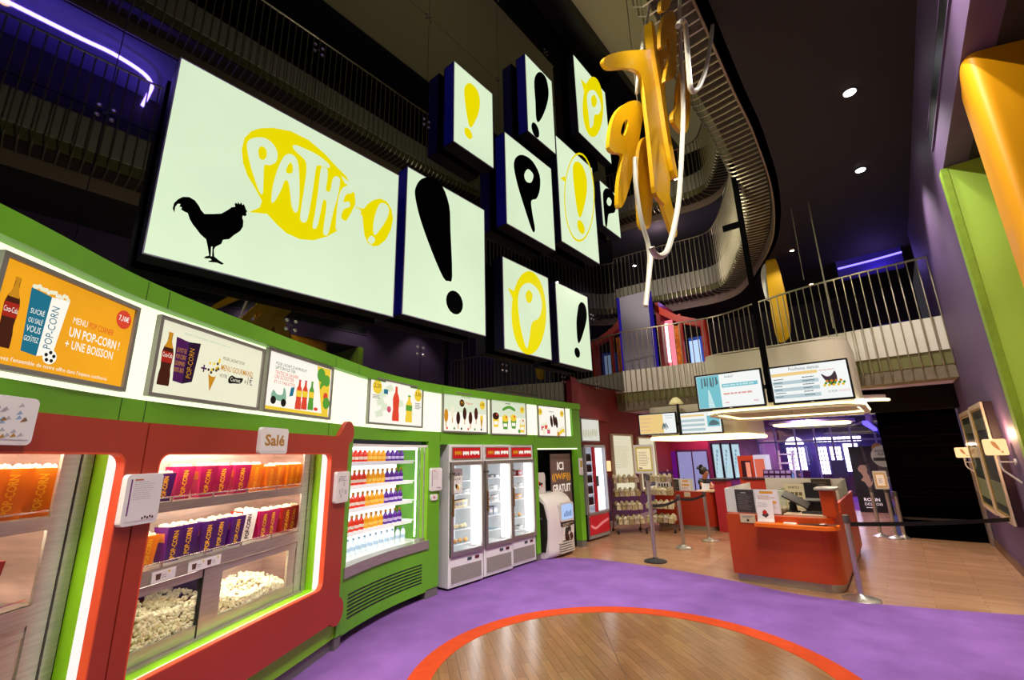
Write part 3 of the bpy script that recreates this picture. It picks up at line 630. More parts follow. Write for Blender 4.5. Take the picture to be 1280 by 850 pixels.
# popcorn buckets
BC = dict(purple=('#6a1c8e', '#431262'), magenta=('#d81a78', '#a01250'), orange=('#f0880f', '#d06c08'), white=('#e2382c', '#f6ece4'), red=('#c02a20', '#8a1c16'))
TXT = M('bucket_gold', '#e6a818', .5); TXD = M('bucket_ink', '#3a1a1a', .6); PATCH = M('bucket_patch', '#f08a5a', .6)
_pm = MB()
for i in range(46): _pm.ico((rnd.uniform(-.05, .05), rnd.uniform(-.05, .05), .205+rnd.uniform(-.012, .016)), rnd.uniform(.009, .014), M('popcorn_fresh', '#fff0cf', .7), 1, jit=.3)
POPMESH = _pm.mesh('popcorn', True)
def bucket_proto(c):
    a, b = BC[c]; A = M('bucket_'+c, a, .4); B = M('bucket_side_'+c, b, .4)
    t = thing('popcorn_bucket', 'x', 'popcorn bucket', (0, 0, 0)); m = MB(); lo, hi, h = .046, .062, .21
    vs = [(sx*lo, sy*lo, 0) for sx, sy in ((-1, -1), (1, -1), (1, 1), (-1, 1))] + [(sx*hi, sy*hi, h) for sx, sy in ((-1, -1), (1, -1), (1, 1), (-1, 1))]
    m.add(vs, [(0, 3, 2, 1), (4, 5, 6, 7)], B); m.add(vs, [(0, 1, 5, 4), (2, 3, 7, 6)], A); m.add(vs, [(1, 2, 6, 5), (3, 0, 4, 7)], B)
    for k in range(4):                       # lettering on two faces, a printed patch on the other two
        q = k*PI/2; n = V((math.sin(q), -math.cos(q), 0)); F = Fr(n*lo, V((math.cos(q), math.sin(q), 0)), V((0, 0, h)) + n*(hi-lo)); m.T = F
        if k % 2: m.text('POP-CORN', -.02, .02, .034, .165, TXD if c == 'white' else TXT, .0012, rot=90, bold=.03)
        else: m.plate(R4(-.036, .036, .12, .175), .001, .0012, PATCH); m.rules(-.034, .122, .068, .05, 3, TXT, .0016, .6)
    m.T = None
    ob('carton', m, t); ob('popcorn', POPMESH, t); return t
BP = {c: bucket_proto(c) for c in BC}; used = set()
def bucket(c, u, z, d, rot, label, s=1.):
    p, a = fp(u, d); g = 'popcorn buckets in the display cases'; loc = (p.x, p.y, z)
    if c not in used:
        used.add(c); r = BP[c]; r.location = loc; r.rotation_euler = (0, 0, a+rot); r['label'] = label; r['group'] = g; r.scale = (s, s, s)
    else: dup(BP[c], loc, a+rot, label, g, (s, s, s))
up = [('purple', 2.5, .86), ('magenta', 2.66, 1.05), ('magenta', 2.84, 1.05), ('magenta', 3.02, 1.05), ('magenta', 3.19, 1.05), ('orange', 3.37, 1.05), ('orange', 3.53, .95), ('orange', 3.66, 1.0), ('orange', 3.80, 1.0), ('orange', 3.93, 1.0)]
cnt = {}
tot = {}
for c, *_ in up: tot[c] = tot.get(c, 0)+1
for i, (c, u, s) in enumerate(up):
    cnt[c] = cnt.get(c, 0)+1
    l = f'only {c} popcorn bucket on the upper shelf of the right case' if tot[c] == 1 else f'{ORD[cnt[c]]} {c} popcorn bucket from the left on the upper shelf of the right case'
    bucket(c, u, 1.566, -.29-.03*(i % 2), -.25+rnd.uniform(-.14, .14), l, s)
lo_ = [('orange', 2.36, .88), ('orange', 2.47, .88), ('purple', 2.62, 1.05), ('purple', 2.78, 1.03), ('purple', 2.92, 1.03), ('purple', 3.06, 1.03), ('purple', 3.19, 1.03), ('white', 3.34, 1.15), ('magenta', 3.50, 1.05), ('magenta', 3.64, 1.05), ('red', 3.79, 1.05), ('red', 3.93, 1.05)]
cnt = {}; tot = {}
for c, *_ in lo_: tot[c] = tot.get(c, 0)+1
for i, (c, u, s) in enumerate(lo_):
    cnt[c] = cnt.get(c, 0)+1
    l = f'only {c} popcorn bucket on the lower shelf of the right case' if tot[c] == 1 else f'{ORD[cnt[c]]} {c} popcorn bucket from the left on the lower shelf of the right case'
    bucket(c, u, 1.171, -.29-.03*(i % 2), -.25+rnd.uniform(-.14, .14), l, s)
for u, w_ in ((1.5, 'third'), (1.62, 'second'), (1.755, 'first')): bucket('orange', u, 1.566, -.28, -.3+rnd.uniform(-.1, .1), f'{w_} orange popcorn bucket from the right on the upper shelf of the left case', 1.12)
bucket('red', 1.57, 1.171, -.27, -.3, 'red popcorn bucket on the lower shelf of the left case', 1.05)

# ---------------------------------------------------------------- open drinks cooler
t = thing('drinks_cooler', 'brightly lit drinks cooler full of small bottles built into the green counter front', 'cooler', FT(5.25, .0, -.3))
LIT = E('cooler_back', '#fbfdff', 1.3); SHELF = M('cooler_shelf', '#f4f6f8', .4, em=.25)
m = MB(FT); fbox(m, 4.47, 6.03, .66, 1.97, -.62, -.6, LIT); m.box(4.40, 4.42, .66, 1.97, -.6, -.0, LIT); fbox(m, 4.42, 6.3, .66, .72, -.6, -.02, WHITE); fbox(m, 4.42, 6.3, 1.95, 1.98, -.6, -.02, WHITE); ob('liner', m, t)
m = MB(FT); m.box(6.18, 6.2, .66, 1.97, -.62, -.14, GREEN_L); m.box(6.03, 6.045, .73, 1.95, -.14, 0, GREEN_L); ob('green_cheek', m, t)
m = MB(FT); m.box(6.1, 6.13, .75, 1.93, -.3, -.27, E('cooler_tube', '#ffffff', 5)); m.box(4.43, 4.455, .75, 1.93, -.2, -.16, E('cooler_tube', '#ffffff', 5)); fbox(m, 4.5, 6.0, 1.92, 1.945, -.2, -.17, E('cooler_tube', '#ffffff', 5)); ob('light_tube', m, t)
SZ = [1.775, 1.505, 1.245, .985]
for z in SZ:
    m = MB(FT); fbox(m, 4.45, 6.06, z-.012, z, -.58, -.25, SHELF); fbox(m, 4.45, 6.0, z-.04, z+.005, -.255, -.245, SHELF); ob('shelf', m, t)
m = MB(FT); m.box(5.99, 6.0, .73, 1.95, -.12, -.11, STEEL); m.box(5.985, 6.0, .72, 1.95, -.04, -.03, STEEL); m.box(5.93, 6.03, .73, .76, -.12, -.03, STEEL); ob('door_edge', m, t)
m = MB(FT); fbox(m, 4.44, 6.03, .74, .86, -.20, -.19, GL); ob('front_glass', m, t)
JU = {'red': ('#d8341c', '#f0e0d0', '#b8862c'), 'orange': ('#e8a018', '#f6d060', '#c8901c'), 'purple': ('#5a2390', '#d8c8f0', '#c08a28')}
BT = {}
for c, (a, b, k) in JU.items():
    m = MB(); A = M('juice_'+c, a, .25, em=.12); m.lathe([(.031, 0), (.033, .01), (.033, .095), (.026, .115), (.014, .132), (.013, .15)], (0, 0, 0), A, 10)
    m.lathe([(.0336, .03), (.0336, .065)], (0, 0, 0), M('juice_label_'+c, b, .5), 10); m.lathe([(.016, .148), (.016, .178), (.0, .18)], (0, 0, 0), M('juice_cap_'+c, k, .4, em=.1), 10); BT[c] = m.mesh('juice_bottle', True)
NM = ['top', 'second', 'third', 'fourth']
for si, z in enumerate(SZ):
    seq = (['red']*4 + ['orange']*4 + ['purple']*4); cc = {}
    for k, c in enumerate(seq):
        cc[c] = cc.get(c, 0)+1; p, a = fp(4.90+k*.0845, -.31)
        o = ob('juice_bottle', BT[c], None, f'{ORD[cc[c]]} {c} juice bottle from the left on the {NM[si]} shelf of the drinks cooler', 'bottle', 'juice bottles in the drinks cooler', loc=(p.x, p.y, z)); o.rotation_euler.z = a
        p, a = fp(4.90+k*.0845, -.40)
    p, a = fp(4.815, -.31); o = ob('juice_bottle', BT['orange'], None, f'orange juice bottle at the extreme left of the {NM[si]} shelf of the drinks cooler', 'bottle', 'juice bottles in the drinks cooler', loc=(p.x, p.y, z))
m = MB(); W_ = M('water_clear', '#e8f4fa', .1, em=.2); m.lathe([(.03, 0), (.032, .01), (.032, .12), (.024, .15), (.012, .165)], (0, 0, 0), W_, 10); m.lathe([(.0326, .05), (.0326, .09)], (0, 0, 0), M('water_label', '#b8d4e8', .5, em=.1), 10); m.lathe([(.014, .165), (.014, .185), (0, .187)], (0, 0, 0), M('water_cap', '#9ab8cc', .4), 8)
wm = m.mesh('water_bottle', True)
for k in range(12):
    p, a = fp(4.84+k*.097, -.31); ob('water_bottle', wm, None, f'{ORD[k+1]} clear water bottle from the left on the cooler floor', 'bottle', 'water bottles on the cooler floor', loc=(p.x, p.y, .722))
# ================================================================== FREEZERS, KIOSK, BOTTLE FRIDGE
FW = M('freezer_white', '#e6e4e2', .35); FBACK = E('freezer_back', '#eef6fa', .85); FTUBE = E('freezer_tube', '#ffffff', 4.); ALU = M('aluminium', '#a7a49c', .35, .8)
FRED = E('freezer_red', '#cf1f22', .75); LOUV = M('louvre_grey', '#b3aea4', .5, .2); BRONZE = M('handle_bronze', '#a8814a', .35, .7)
PK = {'white': M('packet_white', '#eef0ec', .5), 'cream': M('packet_cream', '#efe2b8', .5), 'grey': M('packet_grey', '#a8b4bc', .5), 'orange': M('packet_orange', '#eab06c', .5), 'red': M('packet_red', '#b8423a', .5)}
def freezer(y0, y1, xf, label, stock, idx):
    t = thing('upright_freezer', label, 'freezer', (xf-.3, (y0+y1)/2, 0), 'upright freezers'); w = y1-y0; F = Fr((xf, y0, 0), (0, 1, 0), (0, 0, 1)); b = -.62
    m = MB(F); s = .035
    m.box(0, s, .04, 1.99, b, 0, FW); m.box(w-s, w, .04, 1.99, b, 0, FW); m.box(s, w-s, 1.72, 1.99, b, 0, FW); m.box(s, w-s, .04, .47, b, 0, FW); m.box(s, w-s, .47, 1.72, b, b+.03, FW); m.box(.03, w-.03, 0, .04, b+.03, -.04, BLACK); ob('cabinet', m, t, bevel=.006)
    m = MB(F); m.box(s, w-s, .47, 1.72, b+.03, b+.04, FBACK); ob('lit_back', m, t)
    m = MB(F); m.plate(R4(.05, w-.05, 1.77, 1.955), 0, .012, ALU); m.plate(R4(.065, w-.065, 1.785, 1.94), .012, .016, FRED)
    x = .1
    for seg, mt, y in ((.13, P_GOLD, 1.845), (.12, P_WHT, 1.84), (.19, P_WHT, 1.845)):
        k = 5; ww = seg*w/.66
        for i in range(k):
            q = x+ww*i/k; m.plate(ell(q+ww/k*.45, y+.018+.006*(i % 2), ww/k*.46, .026+.009*((i+1) % 2), 8), .0165+.0003*(i % 3), .0168+.0003*(i % 3), mt)
        x += ww+.028
    ob('lit_sign', m, t, label='red illuminated header sign')
    d0, d1 = 0.004, .045
    m = MB(F); m.plate([R4(.012, w-.012, .44, 1.735), R4(.062, w-.055, .505, 1.685)[::-1]], d0, d1, ALU); door = ob('door', m, t, bevel=.004)
    m = MB(F); m.box(.06, w-.055, .5, 1.69, .018, .024, GL); ob('door_glass', m, door)
    m = MB(F); m.box(.028, .044, .98, 1.28, .05, .075, BRONZE); m.box(.03, .042, .99, 1.01, .04, .06, BRONZE); m.box(.03, .042, 1.25, 1.27, .04, .06, BRONZE); ob('handle', m, door)
    m = MB(F); m.box(-.02, .07, 1.555, 1.585, .03, .06, M('lock_grey', '#6b675f', .4, .6)); ob('lock', m, door)
    m = MB(F); m.box(w-.16, w-.075, .53, 1.67, -.09, -.05, FTUBE); m.box(.04, .048, .52, 1.68, -.5, -.04, E('freezer_cheek', '#dcecf4', .6)); ob('light_tube', m, t)
    m = MB(F); m.plate(R4(.03, w-.03, .07, .42), 0, .008, FW); m.plate(R4(.05, w-.05, .09, .30), .008, .010, M('grille_dark', '#8b857a', .6))
    for i in range(12): m.box(.05, w-.05, .092+i*.0175, .101+i*.0175, .008, .016, LOUV)
    ob('louvre_panel', m, t)
    m = MB(F); m.box(w*.52, w*.64, .345, .385, .008, .014, M('switch_dark', '#3d4650', .3)); ob('switch', m, t); m = MB(F); m.box(w*.74, w*.86, .345, .385, .008, .014, M('switch_red', '#5a1a1c', .3)); ob('switch', m, t, label='dark red switch')
    zs = [.56, .76, 1.06, 1.26, 1.45] if idx != 1 else [.66, .88, 1.08, 1.26, 1.46]
    for z in zs:
        m = MB(F); m.box(.05, w-.17, z-.006, z, b+.05, -.1, glass('shelf_glass', '#e8f4f8', .12)); m.box(.05, w-.17, z-.012, z+.004, -.108, -.1, SHELF); ob('shelf', m, t)
    k = 0
    for z, c, n, hh, rnds in stock:
        for i in range(n):
            k += 1; y = .085+i*(w-.29)/max(1, n-1)+rnd.uniform(-.006, .006); wd = min(.085, (w-.26)/n*.95)
            mm = MB(F)
            if rnds: mm.ico((y, z+.034, -.19+rnd.uniform(-.03, .03)), .036, PK[c], 2, sx=1, sy=.95)
            else:
                a = wd/2; y2 = y; dd = -.2+rnd.uniform(-.03, .03); mm.box(y2-a, y2+a, z, z+hh, dd-.06, dd+.05, PK[c]); mm.box(y2-a*.8, y2+a*.8, z+hh*.3, z+hh*.7, dd+.05, dd+.0515, PK['grey' if c != 'grey' else 'white']); mm.box(y2-a*1.06, y2+a*1.06, z+hh*.86, z+hh, dd-.064, dd+.054, PK[c])
            zi = zs.index(z); nm = ['bottom', 'second lowest', 'middle', 'second highest', 'top'][zi]
            tag(ob('ice_cream_pot' if rnds else 'ice_cream_box', mm, smooth=rnds), f'{ORD[i+1]} {c} ice cream {"ball pot" if rnds else "box"} on the {nm} shelf of the {("left","middle","right")[idx]} freezer', 'ice cream', 'ice creams in the freezers')
    return t, F, w
f1 = freezer(4.68, 5.39, -5.13, 'left of the three white upright freezers, nearest the open drinks cooler', [(.56, 'orange', 5, .07, True), (.76, 'cream', 6, .07, True), (1.06, 'cream', 5, .11, False), (1.26, 'white', 4, .06, False)], 0)
f2 = freezer(5.43, 6.11, -5.15, 'middle of the three white upright freezers', [(.88, 'grey', 4, .12, False), (1.08, 'white', 5, .1, False), (1.26, 'white', 4, .07, False), (1.46, 'grey', 4, .05, False)], 1)
f3 = freezer(6.14, 6.82, -5.21, 'right of the three white upright freezers, beside the rounded kiosk', [(.76, 'orange', 4, .07, True), (1.06, 'orange', 4, .08, False), (1.26, 'white', 3, .06, False), (1.45, 'red', 4, .1, False), (.56, 'white', 3, .05, False)], 2)
m = MB(f1[1]); m.plate(rrect(.09, .36, 1.28, 1.64, .03), -.095, -.092, M('insert_white', '#f2efe6', .6)); m.text('ENVIE', .13, 1.53, .18, .04, P_BLK, -.0915); m.text('DE GLACE', .12, 1.47, .2, .035, P_BLK, -.0915)
for i in range(6): m.plate(ell(.13+.035*i, 1.36+.02*(i % 2), .022, .035, 10), -.0915+.0003*i, -.0914+.0003*i, (P_BRN, P_GOLD, P_CRM)[i % 3])
tag(ob('ice_cream_poster', m), 'small white ice cream poster hanging inside the left freezer', 'poster')

# rounded white kiosk in the dark niche
KX = -5.08; F = FX(KX)
t = thing('photo_kiosk', 'rounded white self service kiosk with small lit screen in the dark niche', 'kiosk', (KX-.25, 7.3, 0))
KW = M('kiosk_white', '#e4ddd4', .4); KD = M('kiosk_dark', '#2a2422', .4)
def prof(yy):            # front bulge
    return smooth_path([(-.55, 0.02), (-.05, .02), (.0, .3), (.02, .6), (-.02, .88), (-.12, 1.03), (-.3, 1.10), (-.55, 1.1)], 4)
pr = prof(0); y0, y1 = 7.05, 7.9
m = MB(); k = len(pr); yy = [y0, y0+.02, y0+.1, y1-.3, y1-.04, y1]; dd = [-.03, 0, .03, .03, 0, -.06]
vs = [(KX+p[0]+(dd[j] if p[0] > -.5 else 0), yy[j], p[1]) for j in range(6) for p in pr]
fs = [(j*k+i, j*k+i+1, (j+1)*k+i+1, (j+1)*k+i) for j in range(5) for i in range(k-1)] + [tuple(range(k)), tuple(5*k+i for i in range(k))[::-1]]
m.add(vs, fs, KW); ob('shell', m, t, smooth=True)
SF = Fr((KX-.55, y0-.012, 0), (1, 0, 0), (0, 0, 1))
m = MB(SF); m.plate([(.04, .12), (.47, .12), (.52, .35), (.53, .65), (.46, .92), (.34, 1.0), (.04, 1.0)], -.008, 0.004, KD)
for i in range(9): m.plate(ell(.12+.3*rnd.random(), .2+.5*rnd.random(), .02, .035, 8, rot=rnd.uniform(0, 180)), .0045+i*.0001, .0046+i*.0001, (P_BRN, M('kiosk_cream', '#cbb89a', .5), M('kiosk_grey', '#77706c', .5))[i % 3])
m.plate(ell(.22, .55, .11, .14, 20), .006, .006, P_BRN); m.plate(ell(.22, .57, .085, .1, 20), .0065, .0065, M('kiosk_cream', '#cbb89a', .5))
for i, s in enumerate(('BOISSONS', 'CHAUDES', 'À EMPORTER')): m.text(s, .08, .9-.05*i, .28, .035, M('kiosk_cream', '#cbb89a', .5), .006)
ob('side_panel', m, t, label='dark printed side panel')
FK = Fr((KX+.062, 0, 0), (0, 1, 0), (0, 0, 1))
m = MB(FK); m.plate(rrect(7.33, 7.78, .60, .93, .05), -.05, .012, M('screen_bezel', '#d8d4cc', .4)); m.plate(rrect(7.37, 7.75, .63, .90, .04), .012, .014, E('kiosk_screen', '#a9c4ee', 1.0)); 
for i in range(6): m.plate(R4(7.45+.045*i, 7.475+.045*i, .68, .72+.1*rnd.random()), .0145, .0145, M('screen_blue', '#3a5f94', .5, em=.5))
ob('screen', m, t)
m = MB(FK); m.plate(R4(7.36, 7.78, .52, .585), -.03, .008, KD); m.rules(7.4, .53, .34, .045, 2, M('kiosk_cream', '#cbb89a', .5), .0085, .5); m.plate(R4(7.40, 7.76, .28, .5), -.03, .006, KW)
for i in range(24): m.plate(ell(7.58+rnd.uniform(-.13, .13), .39+rnd.uniform(-.1, .1), .03, .05, 8, rot=rnd.uniform(0, 180)), .0065+i*.0002, .0066+i*.0002, (P_BRN, KD, P_COLA)[i % 3])
ob('front_print', m, t)
m = MB(FK)
for i in range(5): m.plate(rrect(7.3, 7.76, .07+.04*i, .09+.04*i, .008, 2), -.04, .012, M('kiosk_louvre', '#c8c0b6', .5))
ob('louvres', m, t)
m = MB(); m.box(KX-.5, KX-.05, y0+.04, y1-.04, 0, .03, BLACK); ob('base', m, t)
m = MB(Fr((KX-.28, 0, 1.1), (0, 1, 0), (0, 0, 1))); m.plate(rrect(7.0, 7.36, 0, .38, .06), 0, .02, KW)
for i in range(8): m.plate(ell(7.18+rnd.uniform(-.09, .09), .17+rnd.uniform(-.07, .07), .02, .04, 8, rot=rnd.uniform(0, 180)), .021+i*.0002, .0211+i*.0002, (P_BRN, P_COR, KD)[i % 3])
ob('header_card', m, t, label='rounded white header card with brown figures')
F = FX(-5.40)
m = MB(F); m.plate(R4(7.62, 8.34, .25, 1.82), 0, .02, M('banner_taupe', '#6f5650', .6, em=.12)); BW = M('banner_white', '#f4ece4', .6, em=.5); BY = M('banner_yellow', '#e0a018', .6, em=.4)
m.text('ICI', 7.84, 1.50, .23, .16, BW, .021, bold=.02); m.text('((WiFi))', 7.65, 1.28, .66, .16, BY, .021, bold=.02); m.text('GRATUIT', 7.66, 1.07, .64, .16, BW, .021, bold=.02)
m.text('Détendez-vous', 7.76, .93, .42, .05, BW, .021); m.text('et profitez', 7.84, .86, .26, .05, BW, .021); m.text('de votre connexion', 7.7, .79, .55, .05, BW, .021)
m.text('illimitée', 7.76, .65, .42, .06, BW, .021)
tag(ob('wall_banner', m), 'brown banner reading ICI WiFi GRATUIT in the dark niche', 'banner')

# red and white bottle fridge past the green post
F = FX(-5.36)
t = thing('bottle_fridge', 'tall drinks fridge with glowing glass front and red base beside the green end post', 'fridge', (-5.6, 9.38, 0)); y0, y1 = 8.87, 9.85; CR_ = M('fridge_red', '#c01c2c', .35, em=.1); CG = M('fridge_silver', '#a9a6a6', .4, .4)
m = MB(F); m.box(y0, y0+.05, .04, 2.0, -.55, 0, CG); m.box(y1-.05, y1, .04, 2.0, -.55, 0, CG); m.box(y0, y1, .04, .55, -.55, 0, CG); m.box(y0, y1, 1.95, 2.0, -.55, 0, CG); m.box(y0, y1, .5, 2, -.57, -.55, CG); ob('cabinet', m, t, bevel=.02)
m = MB(F); m.plate(rrect(y0+.06, y1-.06, .12, .5, .03), 0, .012, CR_); m.plate(smooth_path([(y0+.1, .34), (y0+.3, .27), (y0+.55, .34), (y1-.1, .4)], 5) + smooth_path([(y1-.1, .35), (y0+.55, .28), (y0+.3, .22), (y0+.1, .28)], 5), .0125, .013, M('fridge_wave', '#e88c94', .4, em=.2)); ob('red_base', m, t)
m = MB(F); m.box(y0+.05, y1-.05, .55, 1.95, -.52, -.5, E('fridge_back', '#dfe8ff', 1.25)); m.box(y0+.44, y0+.88, .58, 1.93, -.06, -.04, E('fridge_glow', '#f2f4ff', 2.2)); ob('lit_panel', m, t)
m = MB(F); m.box(y0+.38, y0+.47, .55, 1.97, -.03, .015, CR_); m.plate([rrect(y0+.02, y1-.02, .53, 1.99, .06), rrect(y0+.06, y1-.06, .57, 1.95, .05)[::-1]], 0, .02, CG); ob('door_frame', m, t)
m = MB(F); m.box(y0+.42, y0+.5, 1.1, 1.32, .02, .05, M('fridge_handle', '#566064', .4)); ob('handle', m, t)
for z in (.72, .95, 1.18, 1.41, 1.64):
    m = MB(F); m.box(y0+.05, y0+.4, z-.01, z, -.5, -.02, SHELF); ob('shelf', m, t)
bm_ = MB(); bm_.lathe([(.026, 0), (.028, .01), (.028, .12), (.012, .165), (.012, .17), (0, .17)], (0, 0, 0), M('cola_dark', '#2a1418', .3), 8); bm_ = bm_.mesh('soda_bottle', True)
for j, z in enumerate((.72, .95, 1.18, 1.41, 1.64)):
    for i in range(5): ob('soda_bottle', bm_, None, f'{ORD[i+1]} dark soda bottle on the {("lowest","second","third","fourth","highest")[j]} shelf of the red based fridge', 'bottle', 'dark bottles in the fridge with red base', loc=(-5.36-.055, y0+.085+i*.066, z+.002))
m = MB(FX(-5.42)); m.plate(R4(8.93, 9.75, 2.07, 2.60), -.06, 0, M('screen_frame_grey', '#8c8880', .5)); m.plate(R4(8.96, 9.72, 2.1, 2.57), 0, .004, E('screen_pale', '#e8e8dc', .8))
for i in range(10): m.plate(ell(9.02+.065*i, 2.24+.05*rnd.random(), .02, .1, 8), .0045+i*.0001, .0046+i*.0001, E('screen_tint', '#cfcfa8', .7))
o = ob('wall_screen', m); tag(o, 'pale picture screen mounted above the bottle fridge', 'screen')
m = MB(); m.box(-5.95, -5.48, 9.2, 9.3, 2.2, 2.3, STEEL); ob('wall_arm', m, o)

# tall light frames and sconces on the red wall
def light_frame(y0, y1, z0, z1, label, lower=False):
    F = FX(-5.95); t = thing('framed_poster', label, 'poster frame', F((y0+y1)/2, z0), 'pale poster frames on the red wall'); w = .05
    m = MB(F); m.plate([R4(y0, y1, z0, z1), R4(y0+w, y1-w, z0+w, z1-w)[::-1]], 0, .07, M('frame_pale', '#b9a88e', .5)); m.box(y1-.001, y1+.07, z0, z1, 0, .05, M('frame_maroon', '#3a0f18', .5)); ob('frame', m, t)
    m = MB(F); m.plate(R4(y0+w, y1-w, z0+w, z1-w), .0, .03, E('poster_pale', '#efe8c8', .8)); m.rules(y0+.15, z0+.7, y1-y0-.3, z1-z0-1., 14, E('poster_line', '#d8d0a8', .7), .031, .3)
    if lower: m.plate(R4(y0+.2, y1-.2, z0+.1, z0+.6), .031, .031, M('poster_dark', '#4a5058', .5)); m.plate(R4(y0+.55, y0+.75, z0+.15, z0+.55), .0315, .0315, M('poster_mid', '#8a9298', .5))
    ob('lit_poster', m, t)
light_frame(11.25, 12.5, .72, 2.32, 'tall glowing poster frame above the racks, the left one')
light_frame(12.85, 14.1, .72, 2.27, 'tall glowing poster frame half behind the notice stand', True)
SHD = E('lamp_shade', '#ffcf94', 1.25); SHM = M('lamp_mark', '#c98a4c', .6, em=.5); ARM = M('lamp_arm', '#e8d8c4', .4)
def sconce(base, out, F, w, h, label, mark=True, power=18):
    t = thing('wall_sconce', label, 'wall lamp', base, 'glowing wall sconces')
    m = MB(F); m.plate(rrect(-w/2, w/2, 0, h, .02, 3), -.035, .035, SHD)
    if mark:
        for d in (.036,): m.plate(smooth_loop([(-.05*w/.3, h*.85), (.0, h*.82), (.03*w/.3, h*.6), (.05*w/.3, h*.32), (.035*w/.3, h*.3), (-.03*w/.3, h*.55)], 3), d, d, SHM); m.disc(.05*w/.3+.012, h*.2, .012, SHM, d, 10)
    ob('lamp_shade', m, t, bevel=.008)
    b = V(base); c = F(0, 0, 0)
    m = MB(); m.tube([c, c-V((0, 0, .13)), c-V((0, 0, .18))+(b-c)*.12, b-V((0, 0, .32))], .011, ARM, 8, raw=True); m.tube([c-V((0, 0, .08)), V((b.x, b.y, c.z-.08))], .009, ARM, 8, raw=True); m.lathe([(.04, 0), (.04, .015)], (b.x, b.y, c.z-.08), ARM, 12, ax=tuple(V(out)), raw=True)
    ob('arm', m, t)
    L = bpy.data.lights.new('sconce_light', 'POINT'); L.energy = power; L.color = (1, .62, .34); L.shadow_soft_size = .012; lo = bpy.data.objects.new('sconce_light', L); col.objects.link(lo); lo.location = F(0, h+.06, 0); 
for px, py, Y, X, lb in ((757, 577, 10.9, -5.95, 'glowing wall sconce beside the bottle fridge on the red wall'), (828, 573, 15.0, -5.95, 'glowing wall sconce behind the notice stand')):
    p = at_y(px, py+12, Y); sconce((X, Y, p.z), (1, 0, 0), Fr((p.x, Y, p.z), (1, 0, 0), (0, 0, 1)), .3 if Y < 12 else .28, .26, lb, False, 42)

# right wall: two show cases and two sconces
def showcase(y0, y1, z0, z1, xf, label, tint):
    t = thing('poster_case', label, 'poster case', (1.03, (y0+y1)/2, z0), 'poster cases on the purple wall'); F = Fr((xf, y1, 0), (0, -1, 0), (0, 0, 1)); w = y1-y0; e = .06
    m = MB(F); m.box(0, w, z0, z1, -(1.03-xf), -.01, M('case_maroon', '#2c0d14', .5)); m.plate([R4(0, w, z0, z1), R4(e, w-e, z0+e, z1-e)[::-1]], -.02, .015, M('case_frame', '#cdb294', .4)); ob('frame', m, t)
    m = MB(F); m.plate([R4(e, w-e, z0+e, z1-e), R4(e+.03, w-e-.03, z0+e+.03, z1-e-.03)[::-1]], -.0, .012, M('case_gold', '#a98a3a', .4, .4)); ob('inner_trim', m, t)
    m = MB(F); m.plate(R4(e, w-e, z0+e, z1-e), -.05, .0, M('case_poster_'+tint, tint, .25, var=.5, scale=2.5)); m.plate(R4(e+.1, w-e-.1, z0+.2, z0+.5), .001, .001, M('case_foot_'+tint, '#9aa07a', .3)); m.plate(R4(e+.08, w-e-.08, z1-.35, z1-.2), .001, .001, M('case_head', '#7d8468', .3))
    ob('poster', m, t)
    m = MB(F); m.box(e, w-e, z0+e, z1-e, .004, .008, glass('case_glass', '#ffffff', .12)); ob('glass_pane', m, t)
showcase(8.55, 9.85, .8, 2.34, .93, 'nearer glazed poster case on the purple wall, dark side showing', '#5a5d58')
showcase(10.2, 11.6, .75, 2.33, .95, 'farther glazed poster case on the purple wall by the dark stairs', '#46524a')
p = at_y(1247, 569, 8.05); sconce((1.03, 8.05, p.z), (-1, 0, 0), Fr((p.x, 8.05, p.z), (1, 0, 0), (0, 0, 1)), .2, .19, 'nearer glowing sconce with exclamation mark on the purple wall')
p = at_y(1205, 572, 11.9); sconce((1.03, 11.9, p.z), (-1, 0, 0), Fr((p.x, 11.9, p.z), (1, 0, 0), (0, 0, 1)), .2, .18, 'farther glowing sconce beyond the two poster cases', True, 14)
m = MB(); q = [at_x(x, y, 1.0) for x, y in ((1197, 552), (1188, 524), (1190, 519), (1195, 520), (1199, 535))]; m.tube([tuple(v) for v in q], .012, M('rail_dark', '#3a2a34', .4), 6, raw=True); tag(ob('handrail_end', m), 'dark hooked handrail end on the purple wall by the stairs', 'handrail')
m = MB(); m.box(.97, 1.02, 12.5, 12.6, 0, 1.45, M('post_taupe', '#7d6a62', .5)); m.box(.97, 1.02, 12.3, 12.5, 0, .95, M('post_taupe', '#7d6a62', .5)); m.lathe([(.02, 0), (.02, .08)], (.94, 12.5, 1.5), CHROME, 8); tag(ob('door_post', m), 'grey stepped door post at the foot of the purple wall', 'post')
